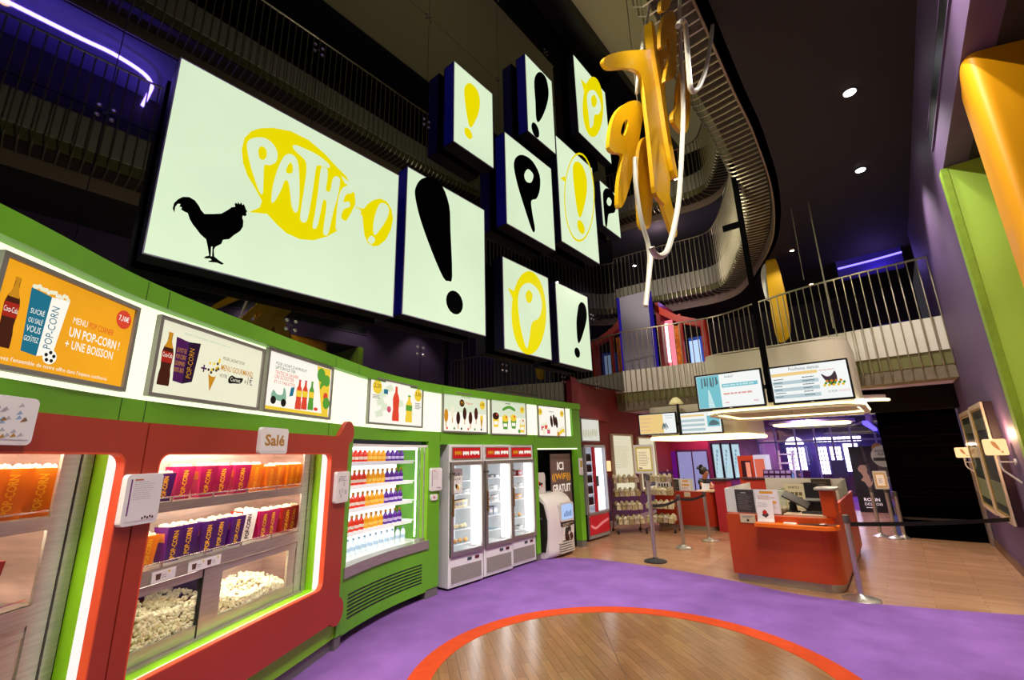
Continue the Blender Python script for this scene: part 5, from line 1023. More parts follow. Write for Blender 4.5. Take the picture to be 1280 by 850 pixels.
def tvA(m, w, h):
    m.plate(R4(.03, .38*w, .035, h-.03), q, q, ST); m.plate([(.17*w, .04), (.27*w, .04), (.21*w, .55*h), (.19*w, .55*h)], q+.0004, q+.0004, SCY)
    for i in range(6): x = (.1+.045*i)*w; m.plate([(x, .9*h), (x+.02*w, .9*h), (x+.015*w+.02*w*(i % 2), (.62+.05*(i % 3))*h), (x-.005*w, (.6+.06*(i % 2))*h)], q+.0006, q+.0006, SD)
    m.text('AVANT', .46*w, .84*h, .14*w, .06*h, SD, q+.0004); m.plate(R4(.41*w, .93*w, .58*h, .68*h), q+.0004, q+.0004, ST); m.rules(.43*w, .61*h, .46*w, .04*h, 1, SCY, q+.0007, 1); m.rules(.42*w, .38*h, .5*w, .05*h, 1, SR, q+.0004, .9); m.rules(.43*w, .15*h, .08*w, .03*h, 1, SR, q+.0004, 1); m.rules(.84*w, .15*h, .08*w, .03*h, 1, SR, q+.0004, 1)
def tvB(m, w, h):
    m.text('Prochaines séances', .27*w, .84*h, .38*w, .09*h, SD, q+.0004); m.plate(R4(.03*w, .62*w, .72*h, .80*h), q+.0003, q+.0003, SO)
    for i in range(3): m.plate(R4(.03*w, .62*w, (.5-.18*i)*h, (.59-.18*i)*h), q+.0003, q+.0003, SB)
    for i in range(6): m.rules(.05*w, (.63-.09*i)*h, .14*w, .03*h, 1, SD, q+.0006, .8); m.rules(.42*w, (.63-.09*i)*h, .17*w, .03*h, 1, SD, q+.0006, .8)
    m.rules(.64*w, .76*h, .3*w, .03*h, 1, SR, q+.0004, .6); m.plate(smooth_loop([(.7*w, .5*h), (.66*w, .68*h), (.72*w, .6*h), (.78*w, .62*h), (.83*w, .72*h), (.84*w, .5*h), (.78*w, .36*h)], 3), q+.0004, q+.0004, E('picture_umber', '#5a4450', .5))
    for i in range(14): m.disc((.68+.018*i)*w, (.38+.05*(i % 3))*h, .018*w, (E('picture_yellow', '#e8c020', .9), E('picture_green', '#5aa038', .7), E('picture_orange', '#d88a1c', .8))[i % 3], q+.0006+i*.00005, 8)
    m.text('LE FILM', .71*w, .2*h, .1*w, .05*h, SD, q+.0004); m.text('VACANCES', .83*w, .2*h, .13*w, .05*h, SR, q+.0004)
def tvC(m, w, h):
    m.plate(R4(.03, .66*w, .035, h-.03), q, q, SO)
    for i in range(4): m.rules(.06*w, (.75-.18*i)*h, .35*w, .04*h, 1, SR, q+.0004, .8)
    m.text('MON CINÉ', .72*w, .82*h, .2*w, .06*h, E('screen_blue', '#5a7ad0', .7), q+.0004); m.text('À MOI', .75*w, .72*h, .14*w, .06*h, E('screen_blue', '#5a7ad0', .7), q+.0004)
    for i in range(4): m.plate(ell((.64+.035*i)*w, (.35+.05*(i % 2))*h, .016*w, .15*h, 8, rot=12*(i-1)), q+.0006, q+.0006, SD)
def tvD(m, w, h):
    m.plate(R4(.03*w, .6*w, .78*h, .86*h), q, q, SO)
    for i in range(3): m.plate(R4(.03*w, .6*w, (.55-.2*i)*h, (.66-.2*i)*h), q, q, SB)
    m.plate(R4(.66*w, .95*w, .3*h, .78*h), q+.0002, q+.0002, ST); m.plate(smooth_loop([(.7*w, .36*h), (.72*w, .5*h), (.8*w, .58*h), (.9*w, .5*h), (.92*w, .38*h)], 3), q+.0004, q+.0004, SD); m.text('BIENTÔT', .68*w, .86*h, .2*w, .06*h, SD, q)
tv(-2.61, -1.53, 8.3, 2.49, 3.115, 'teal and white display screen, left of the pair above the orange desk', tvA, SW, 'paired screens over the desks')
tv(-1.425, -.36, 8.3, 2.49, 3.10, 'white timetable screen with flower picture, right of the pair above the orange desk', tvB, SW, 'paired screens over the desks')
tv(-5.2, -4.19, 11.5, 2.235, 2.785, 'pale orange display screen, left of the pair above the ticket desk', tvC, SW, 'paired screens over the desks')
tv(-4.1, -3.11, 11.5, 2.205, 2.75, 'white and teal display screen, right of the pair above the ticket desk', tvD, SW, 'paired screens over the desks')
t = thing('screen_pole', 'tall black pole carrying the two screens above the orange desk', 'pole', (-1.478, 8.45, 2.6)); m = MB(); m.box(-1.52, -1.435, 8.42, 8.5, 2.55, 7.1, INK); ob('pole', m, t)
m = MB(); m.box(-2.3, -.7, 8.42, 8.46, 2.78, 2.84, BLACK); ob('cross_bar', m, t); m = MB(); m.box(-1.8, -1.5, 8.43, 8.48, 5.75, 5.86, INK); ob('side_arm', m, t)
t = thing('screen_pole', 'short dark post between the two screens above the ticket desk, with pale lamp on top', 'pole', (-4.14, 11.6, 2.2)); m = MB(); m.box(-4.17, -4.12, 11.55, 11.6, 2.2, 3.0, BLACK); ob('pole', m, t); m = MB(); m.box(-4.9, -3.4, 11.57, 11.6, 2.45, 2.52, BLACK); m.box(-4.2, -4.09, 11.57, 11.78, 2.46, 2.52, BLACK); ob('cross_bar', m, t)
m = MB(); m.lathe([(.17, 2.98), (.17, 3.0), (.1, 3.1), (.05, 3.14), (0, 3.145)], (-4.15, 11.5, 0), M('pale_lamp', '#e6dc9c', .5, em=.3), 12); ob('lamp', m, t)

# --- lobby details behind the desks
F = FY(15.49); LIL = E('door_blue_lit', '#a9a6e0', .65)  # blue light falling on the doors is put into their glowing colour
t = thing('elevator_doors', 'pair of lilac lit double doors on the magenta wall', 'doors', (-5.25, 15.5, 0))
m = MB(F); m.box(-5.78, -4.74, 0, 1.86, 0, .03, M('door_surround', '#5a2458', .5)); ob('surround', m, t)
for x0 in (-5.72, -5.23):
    m = MB(F); m.box(x0, x0+.23, .0, 1.79, .03, .05, LIL); m.box(x0+.235, x0+.44, .0, 1.79, .03, .05, LIL); m.disc(x0+.12, .95, .02, M('door_mark', '#5a5a8a', .5), .0505); ob('door_leaf', m, t)
m = MB(F); m.box(-6.08, -5.8, 0, 1.82, 0, .02, E('door_violet', '#7a1a90', .5)); tag(ob('violet_door', m), 'violet door beside the lilac double doors', 'door')
for i, (u0, u1) in enumerate(((.15, .75), (.85, 1.5), (1.62, 2.3))):
    m = MB(LW); m.plate(R4(u0, u1, .85, 2.05), 0, .05, SCRB); m.plate(R4(u0+.05, u1-.05, .9, 2.0), .05, .052, E('tall_screen', '#bfe0e8', .85))
    for k in range(7): m.plate(R4(u0+.08+.03*k, u0+.1+.05*k, .95+.13*k, 1.05+.13*k), .0525, .0525, E('tall_screen_mark', '#86b4c4', .7))
    tag(ob('tall_screen', m), f'{("nearest","middle","farthest")[i]} of the three upright glowing screens on the magenta wall', 'screen', 'upright screens')
t = thing('ticket_machine', 'orange ticket machine with white side panel in the lobby', 'ticket machine', (-4.0, 16.5, 0)); m = MB(); z0 = 0
a = at_y(921, 570, 16.3); b = at_y(941, 568, 16.3); m.box(a.x, b.x, 16.3, 16.9, 0, a.z, M('machine_orange', '#c8481c', .4, em=.05)); ob('body', m, t)
m = MB(); m.box(a.x+.1, b.x-.1, 16.28, 16.3, a.z-.75, a.z-.15, M('machine_screen', '#3a1020', .3)); m.box(b.x-.25, b.x-.12, 16.27, 16.28, a.z-.7, a.z-.2, E('machine_glow', '#ff9a80', .8)); ob('screen', m, t)
m = MB(); m.box(b.x, b.x+.35, 16.25, 16.9, 0, a.z+.02, E('machine_white', '#eadff0', .7)); m.box(b.x+.03, b.x+.3, 16.23, 16.25, a.z-.8, a.z-.1, E('machine_coral', '#f0785c', .7)); ob('side_panel', m, t)
# entrance: bright windows and glazed partition
WB = E('daylight_pane', '#f6f8ff', 5.); FRM = M('window_bar', '#3a3460', .5); F = FY(21.98)
def window(x0, x1, z0, z1, nx, nz, name, arch=False):
    m = MB(F); m.plate(R4(x0, x1, z0, z1), 0, .01, WB)
    if arch: m.plate(ell((x0+x1)/2, z1+.12, (x1-x0)/2, .3, 16, 0, 190), 0, .01, WB)
    for i in range(nx+1): x = x0+(x1-x0)*i/nx; m.box(x-.012, x+.012, z0, z1, .01, .03, FRM)
    for i in range(nz+1): z = z0+(z1-z0)*i/nz; m.box(x0, x1, z-.012, z+.012, .01, .03, FRM)
    st(name, m)
window(-3.6, -2.95, .95, 1.85, 5, 6, 'window_1', True); window(-2.55, -2.2, .8, 1.85, 3, 6, 'window_2'); window(-2.12, -1.75, .8, 1.85, 3, 6, 'window_3'); window(-1.68, -1.2, .9, 1.95, 1, 1, 'window_4'); window(-2.6, -1.05, 2.02, 2.22, 10, 1, 'window_5'); window(-.6, -.2, .9, 1.8, 3, 5, 'window_6')
DR = M('door_maroon', '#3a1430', .5)
m = MB(F); m.box(-3.65, -2.9, 0, .93, 0, .04, DR); m.disc(-3.25, .78, .05, M('door_ring', '#c8703c', .4, em=.2), .045); st('door_1', m)
m = MB(F); m.box(-2.6, -1.1, 0, .78, 0, .04, DR); st('door_2', m)
t = thing('glass_partition', 'purple framed glazed partition across the lobby before the bright windows', 'partition', (-2.2, 20, 0)); PF = M('partition_purple', '#6a5a9c', .45, em=.12)
for i, x in enumerate((-4.1, -3.5, -2.85, -2.25, -1.75, -1.2, -.55)): m = MB(); m.box(x-.03, x+.03, 19.5, 19.56, 0, 2.96, PF); ob('mullion', m, t)
m = MB(); m.box(-4.2, .3, 19.5, 19.55, 2.02, 2.08, PF); m.box(-4.2, .3, 19.5, 19.55, 2.55, 2.6, PF); ob('transom', m, t)
m = MB(); m.box(-4.2, .3, 19.515, 19.525, 0, 2.96, glass('lobby_glass', '#f2eeff', .04)); ob('glass_pane', m, t)
m = MB(); m.tube([(x, y, 2.6) for x, y in rrect(-3.2, -1.1, 17.6, 19.2, .5, 6)], .04, COVE, 8, closed=True); m.plate([rrect(-3.35, -.95, 17.45, 19.35, .6, 6), rrect(-3.15, -1.15, 17.65, 19.15, .5, 6)[::-1]], 2.62, 2.7, LC); m.tube([(-2.2, 18.3, 2.65), (-2.2, 18.3, 2.96)], .02, STEEL, 6); m.box(-3.3, -1, 18.28, 18.32, 2.64, 2.68, LC); tag(ob('ring_lamp', m), 'glowing oval ring lamp deep in the lobby', 'lamp')
m = MB(); m.plate([rrect(-3.2, .1, 11.9, 16.5, .7, 8), rrect(-3.0, -.1, 12.1, 16.3, .6, 8)[::-1]], 2.72, 2.85, LC); m.tube([(x, y, 2.74) for x, y in rrect(-3.22, .12, 11.88, 16.52, .7, 8)], .03, COVE, 6, closed=True); m.box(-1.5, -1.4, 11.95, 12.1, 2.8, 2.96, LC); tag(ob('ceiling_ring', m), 'large pale ceiling ring with glowing edge behind the orange desk', 'ceiling ring')
BLU = E('blue_sign_light', '#5a4cff', 2.5)
m = MB(); m.box(-.55, -.45, 13.2, 19.2, 2.3, 2.38, BLU); m.box(-.55, -.45, 15.2, 15.25, 2.38, 2.96, LC); tag(ob('blue_neon_tube', m), 'blue neon tube along the right side of the lobby ceiling', 'neon light')
t = thing('magazine_rack', 'purple stepped leaflet rack in the lobby behind the orange desk', 'rack', (-2.75, 15, 0)); RP = M('rack_purple', '#4c2458', .5)
for i in range(5):
    for j in range(4): p = at_y(958+7*i, 590+6*j, 15); m = MB(); m.cbox((p.x, 15+.03*j, p.z), (.15, .1, .13), RP); m.cbox((p.x, 14.94+.03*j, p.z), (.1, .02, .07), M('leaflet_lilac', '#a89ac8', .6)); ob('pocket', m, t)
m = MB(); m.box(-3.2, -2.3, 15.1, 15.2, 0, 1.0, RP); ob('rear_board', m, t)
t = thing('step_shelf', 'pale ladder shelf with curved sides in the lobby', 'shelf', (-2.7, 15.6, 0)); LS = M('shelf_pale', '#cfc4dc', .4)
for k, px in ((0, 973), (1, 990)):
    m = MB(); q_ = [at_y(px+dx, y, 15.6) for dx, y in ((0, 563), (2, 580), (4, 595), (6, 612))]; m.tube([tuple(v) for v in q_], .03, LS, 6); ob('upright', m, t)
for y in (568, 579, 590, 600): a = at_y(974, y, 15.6); b = at_y(991, y-1, 15.6); m = MB(); m.box(a.x, b.x, 15.5, 15.8, a.z-.02, a.z+.02, LS); ob('tread', m, t)
a = at_y(989, 608, 15.3); m = MB(); m.lathe([(.11, 0), (.11, .35), (.04, .42), (.04, .46)], (a.x, 15.3, a.z), M('bottle_blue', '#6aa4d8', .2, em=.3), 12); m.lathe([(.12, -a.z), (.12, 0)], (a.x, 15.3, a.z), LS, 12); tag(ob('water_dispenser', m), 'blue water bottle on a pale dispenser in the lobby', 'water dispenser')
a = at_y(918, 605, 13.6); m = MB(); a = at_y(955, 602, 13.8); m.box(a.x-.5, a.x+.1, 13.8, 14.2, 0, a.z+.05, M('counter_red', '#b03424', .5)); m.box(a.x-.55, a.x+.15, 13.75, 14.25, a.z+.05, a.z+.09, M('cap_dark', '#2a2226', .3)); tag(ob('low_counter', m), 'low red counter with dark top beyond the orange desk', 'counter')
t = thing('info_screen', 'small dark screen on a slim stand before the bright windows', 'screen', (-2.0, 19, 0)); a = at_y(1049, 586, 19); m = MB(); m.box(a.x-.2, a.x+.2, 18.98, 19.02, a.z-.28, a.z+.28, M('screen_dusk', '#2c2a48', .3)); ob('screen', m, t); m = MB(); m.box(a.x-.03, a.x+.03, 19, 19.04, 0, a.z-.28, LS); ob('stand', m, t)
# film standee and round sign
F = Fr((-1.18, 16.9, 0), (1, 0, 0), (0, .04, 1)); t = thing('poster_standee', 'tall black film poster standee with a shadowed face', 'poster', (-.85, 16.9, 0))
m = MB(F); m.plate(R4(0, .62, .0, 1.82), -.03, 0, M('poster_black', '#0c0b0d', .4)); FA = M('face_dim', '#b08f70', .6, em=.12); FB = M('face_shadow', '#2c2220', .6)
fs_ = lambda L: [(.12+(x-.08)*1.55, .62+(y-.72)*1.6) for x, y in L]
m.plate(smooth_loop(fs_([(.22, .72), (.16, .78), (.15, .84), (.10, .88), (.14, .93), (.12, 1.0), (.08, 1.06), (.12, 1.2), (.18, 1.3), (.38, 1.2), (.42, .9), (.36, .74)]), 3), .001, .001, FB)
m.plate(smooth_loop(fs_([(.2, .76), (.16, .84), (.11, .88), (.15, .93), (.13, 1.0), (.09, 1.06), (.14, 1.14), (.24, 1.12), (.22, 1.0), (.28, .9), (.26, .8)]), 3), .0015, .0015, FA); m.plate(smooth_loop(fs_([(.13, 1.14), (.3, 1.18), (.3, 1.22), (.14, 1.2)]), 2), .002, .002, FB); m.plate(smooth_loop([(.3, 1.8), (.36, 1.8), (.42, .95), (.38, .9)], 3), .002, .002, M('hood_glow', '#4a4440', .5))
m.text('ROBIN', .14, .3, .36, .09, BW, .002, bold=.02); m.text('DES BOIS', .14, .19, .4, .07, BW, .002); m.rules(.16, .12, .3, .03, 1, BW, .002, .6); ob('printed_board', m, t); m = MB(); m.box(-1.1, -.7, 16.95, 17.3, 0, .04, BLACK); ob('foot', m, t)
m = MB(Fr((-.56, 16.95, 0), (1, 0, 0), (0, .03, 1))); m.plate(R4(0, .3, 0, 1.1), -.02, 0, M('poster_black', '#0c0b0d', .4)); m.text('LE', .06, .7, .14, .12, BY, .001, bold=.02); m.text('DÉ', .06, .5, .16, .12, BY, .001, bold=.02); tag(ob('yellow_lettered_board', m), 'black board with yellow letters beside the film standee', 'poster')
t = thing('round_sign', 'pale round sign reading ACCÈS AUX SALLES on a pole by the dark stairs', 'sign', (-.3, 13.6, 0)); a = at_y(1105, 572, 13.6); F = Fr((a.x, 13.6, a.z), (1, 0, 0), (0, 0, 1))
m = MB(F); m.plate(ell(0, .03, .23, .24, 24), -.02, .01, M('sign_pale', '#b9b8b6', .5, em=.12)); m.plate(ell(-.08, .22, .11, .11, 14), -.03, -.02, M('sign_tan', '#b08c64', .5)); m.plate(R4(-.15, .15, -.42, -.14), -.02, .005, M('sign_grey', '#5c5860', .5)); m.text('ACCÈS', -.15, .13, .22, .055, IB, .012, bold=.02); m.text('AUX', -.1, .055, .12, .055, IB, .012, bold=.02); m.plate(R4(-.2, .02, -.07, .0), .011, .011, M('sign_bar', '#4a4858', .5)); m.text('SALLES', -.14, -.06, .26, .05, IB, .013, bold=.02); ob('disc', m, t)
m = MB(); m.tube([(a.x, 13.63, 0), (a.x, 13.63, a.z)], .03, SILV, 8); m.lathe([(.16, 0), (.16, .02)], (a.x, 13.63, 0), SILV, 16); ob('pole', m, t)

# ================================================================== BALCONIES
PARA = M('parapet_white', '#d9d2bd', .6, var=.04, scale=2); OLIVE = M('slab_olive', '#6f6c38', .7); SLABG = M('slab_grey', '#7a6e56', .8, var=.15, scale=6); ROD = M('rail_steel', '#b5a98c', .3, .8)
PARA2 = M('parapet_shaded', '#a9a48c', .65)  # darker copy of the parapet white, upper floor shade put into the colour
def resample(P, step):
    L = [0]
    for a, b in zip(P, P[1:]): L.append(L[-1]+math.hypot(b[0]-a[0], b[1]-a[1]))
    n = int(L[-1]/step); o = []; i = 0
    for k in range(n+1):
        s = k*step
        while i < len(L)-2 and L[i+1] < s: i += 1
        f = (s-L[i])/(L[i+1]-L[i]); a, b = P[i], P[i+1]; o.append((a[0]+(b[0]-a[0])*f, a[1]+(b[1]-a[1])*f, math.atan2(b[1]-a[1], b[0]-a[0])))
    return o
def wallstrip(m, P, d0, d1, z0, z1, mat):
    A = inset(P, d0); B = inset(P, d1); n = len(P); vs = []
    for a, b in zip(A, B): vs += [(a[0], a[1], z0), (a[0], a[1], z1), (b[0], b[1], z1), (b[0], b[1], z0)]
    fs = [(0, 1, 2, 3), (4*n-1, 4*n-2, 4*n-3, 4*n-4)]
    for i in range(n-1):
        for j in range(4): fs.append((4*i+j, 4*i+4+j, 4*i+4+(j+1) % 4, 4*i+(j+1) % 4))
    m.add(vs, fs, mat)
def rod_mesh(zt, zh, run, curl):
    m = MB(); r = .012; P = [(0, 0, zt), (0, 0, zh+.1), (.015, 0, zh+.045), (.05, 0, zh+.01), (.11, 0, zh)]
    if curl: P += [(run*.6, 0, zh+.01), (run, 0, zh+.03)]
    m.tube(P, r*(1.25 if curl else 1), ROD, 5); return m.mesh('baluster', True)
def balcony(name, label, P, zb, whook, w0, w1, rail, step, fascia, under=None, rods=100):
    t = thing(name, label, 'balcony', (P[len(P)//3][0], P[len(P)//3][1], zb))
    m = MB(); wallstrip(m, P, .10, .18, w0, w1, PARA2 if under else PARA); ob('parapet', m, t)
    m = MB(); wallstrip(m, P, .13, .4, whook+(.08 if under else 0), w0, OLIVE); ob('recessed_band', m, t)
    m = MB()
    if under: wallstrip(m, P, .6, .72, zb, whook+.1, SLABG)
    else: wallstrip(m, P, fascia, fascia+.5, zb, whook, SLABG); wallstrip(m, P, .14, fascia+.4, whook-.01, whook+.02, OLIVE)
    ob('slab_edge', m, t)
    m = MB(); m.tube([(x, y, rail) for x, y in P], .022, ROD, 6); ob('handrail', m, t)
    me = rod_mesh(rail, whook-.03, .55, under is not None); S = resample(P, step)
    for i, (x, y, a) in enumerate(S[:rods]):
        o = ob('baluster', me, t, loc=None); o.location = (x, y, 0); o.rotation_euler.z = a+PI/2
    if len(S) > rods:
        m = MB()
        for x, y, a in S[rods:]:
            c, s = math.cos(a+PI/2), math.sin(a+PI/2); m.tube([(x, y, rail), (x, y, whook+.05), (x+.1*c, y+.1*s, whook-.03), (x+.55*c, y+.55*s, whook)], .012, ROD, 4)
        ob('more_balusters', m, t, kind='stuff')
    if under:
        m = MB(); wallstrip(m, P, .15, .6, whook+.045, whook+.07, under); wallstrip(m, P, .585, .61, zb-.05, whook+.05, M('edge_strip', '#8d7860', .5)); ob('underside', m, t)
    return t
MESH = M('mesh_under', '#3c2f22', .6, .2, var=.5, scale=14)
balcony('mezzanine_balcony', 'first floor balcony with white parapet and hooked steel rods behind the screens', L1P, 2.96, 3.2, 3.46, 4.08, 5.2, .145, .14)
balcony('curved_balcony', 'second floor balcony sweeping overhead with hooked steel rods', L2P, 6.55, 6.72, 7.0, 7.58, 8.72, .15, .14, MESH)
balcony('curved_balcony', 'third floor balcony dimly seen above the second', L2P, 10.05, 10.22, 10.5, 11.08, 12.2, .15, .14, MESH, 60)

# first floor furnishings
t = thing('photo_booth', 'red framed arcade booth with glowing machines on the first floor', 'booth', (-4.4, 13.2, 3.3)); RB = M('booth_red', '#c8341c', .4, em=.12)
a0 = at_y(826, 378, 13); a1 = at_y(878, 402, 13); zb_ = 3.302
m = MB(); m.box(-4.98, -4.86, 12.95, 14.2, zb_, 6.25, M('booth_post', '#8a2024', .5)); m.box(-4.35, -4.27, 13, 13.1, zb_, 5.75, RB); m.box(-3.75, -3.62, 13, 13.3, zb_, 5.45, RB); ob('posts', m, t)
m = MB(); m.add([(-4.98, 12.95, 6.2), (-4.35, 12.95, 5.72), (-3.62, 12.95, 5.4), (-3.62, 12.95, 5.2), (-4.35, 12.95, 5.5), (-4.98, 12.95, 5.95), (-4.98, 13.2, 6.2), (-4.35, 13.2, 5.72), (-3.62, 13.2, 5.4), (-3.62, 13.2, 5.2), (-4.35, 13.2, 5.5), (-4.98, 13.2, 5.95)], [(0, 1, 4, 5), (1, 2, 3, 4), (6, 11, 10, 7), (7, 10, 9, 8), (0, 6, 7, 1), (1, 7, 8, 2), (5, 4, 10, 11), (4, 3, 9, 10)], RB); ob('roof_beam', m, t)
m = MB(); m.box(-4.84, -4.62, 13.25, 13.3, zb_, 5.7, E('booth_pink', '#ff7a8c', 1.3)); m.box(-4.84, -4.75, 13.2, 13.25, 4.4, 5.6, E('booth_white', '#ffe8f0', 2.2)); ob('lit_panel', m, t, label='bright pink panel')
m = MB(); m.box(-4.6, -4.36, 13.3, 13.35, zb_, 5.5, M('booth_orange', '#d07018', .5, em=.35, var=.5, scale=9)); ob('patterned_panel', m, t)
m = MB(); m.box(-4.22, -3.8, 13.3, 13.9, zb_, 5.05, M('vend_blue', '#1c4ab0', .4, em=.5, var=.5, scale=8)); m.box(-4.2, -3.9, 13.28, 13.3, 3.8, 4.95, E('vend_white', '#b8d4ff', 1.1)); m.text('Pepsi', -4.1, 4.5, .2, .2, M('vend_blue', '#1c4ab0', .4), 0) if False else None; ob('blue_machine', m, t)
m = MB(); m.box(-6.15, -5.2, 13.0, 13.1, 3.3, 6.72, M('panel_lilac', '#a79fa8', .5, em=.05)); m.box(-6.3, -6.15, 12.98, 13.1, 3.3, 6.72, E('panel_blue_edge', '#2a1c90', .6)); m.box(-5.2, -5.1, 13, 13.1, 3.3, 6.7, E('panel_blue_edge', '#2a1c90', .4)); tag(ob('lit_panel', m), 'tall pale grey panel with blue lit edges on the first floor', 'panel')
t = thing('light_box', 'blue glowing slanted box under the second floor ceiling', 'light box', (.25, 14, 6.1)); m = MB(); m.box(-.42, .9, 14, 14.4, 6.12, 6.55, M('box_violet', '#2a1c70', .4, em=.35)); ob('box', m, t)
m = MB(); m.tube([(-.4, 13.98, 6.34), (.3, 13.98, 6.36), (.9, 13.98, 6.4)], .025, E('box_tube', '#7a6cff', 3), 6); ob('tube', m, t); m = MB(); m.box(.1, .7, 13.5, 13.52, 3.302, 4.6, M('box_violet', '#2a1c70', .4, em=.35)); tag(ob('violet_panel', m), 'dim violet panel behind the first floor railing at the right', 'panel')
def oval(name, px, Y, label, mat, th=.08, n=4):
    m = MB(FY(Y)); m.plate(smooth_loop([tuple((at_y(x, y, Y).x, at_y(x, y, Y).z)) for x, y in px], n), -th, 0, mat); return tag(ob(name, m), label, 'hanging sign')
oval('yellow_board', [(957, 325), (963, 318), (970, 325), (980, 360), (988, 415), (975, 428), (968, 412), (961, 370)], 12.6, 'tall yellow rounded board hanging behind the first floor railing', YEL)
oval('white_disc', [(951, 345), (955, 330), (961, 335), (964, 372), (957, 373)], 12.75, 'small white disc behind the tall yellow board', WHITEM)
oval('white_disc', [(903, 245), (907, 232), (914, 230), (915, 256), (908, 255)], 13.6, 'small white disc behind the black pole high up', WHITEM)
for pts, l in ((((985, 200), (1005, 350)), 'left thin hanging wire before the dark ceiling'), (((1012, 258), (1042, 410)), 'right thin hanging rod before the dark ceiling')):
    P = [tuple(at_y(x, y, 10)) for x, y in pts]; m = MB(); m.tube([(P[1][0], 10, P[1][2]), (P[1][0]+.02, 10, 6.55)], .006 if 'wire' in l else .013, ROD, 5); tag(ob('hanging_wire', m), l, 'wire')

# ================================================================== LIGHT BOX SIGNS
LX = -5.1; F = FX(LX); CASE = M('sign_case_neon_lit', '#101074', .4, em=.14); CASEG = M('sign_case_slate', '#1c1c38', .4); CASED = M('sign_case_dark', '#17151a', .5)  # blue neon light on the case sides is painted in as glowing colour
FACE = E('sign_face', '#dcefcb', .97, var=.05, scale=.7); SY = E('sign_yellow', '#f0e000', .92); SK = INK
def A_(zx, zy): return F.uv(160+zx/3.5417, 40+zy/3.5417)
def B_(zx, zy): return F.uv(160+zx/3.5417, 200+zy/3.5417)
def S_(zx, zy): return F.uv(480+zx/1.931, 40+zy/1.931)
def zl(f, pts, n=3): return smooth_loop([f(*p) for p in pts], n)
def signbox(y0, y1, z0, z1, label, draw, dep=.24):
    t = thing('lightbox_sign', label, 'light box sign', (LX, (y0+y1)/2, z0), 'light box signs on the black glass')
    m = MB(F); m.box(y0+.004, y1, z0, z1, -dep, -.01, CASED); m.box(y0, y0+.004, z0+.02, z1-.02, -dep+.03, -.02, CASE if (y0 < 8 and z0 > 3.75) else CASEG); m.plate([R4(y0, y1, z0, z1), R4(y0+.012, y1-.012, z0+.012, z1-.012)[::-1]], -.01, .003, M('sign_rim', '#a59cb8', .4)); ob('case', m, t)
    m = MB(F); m.plate(R4(y0+.01, y1-.01, z0+.01, z1-.01), -.005, .0, FACE); draw(m); ob('lit_face', m, t)
e1, e2, e3 = .006, .014, .02
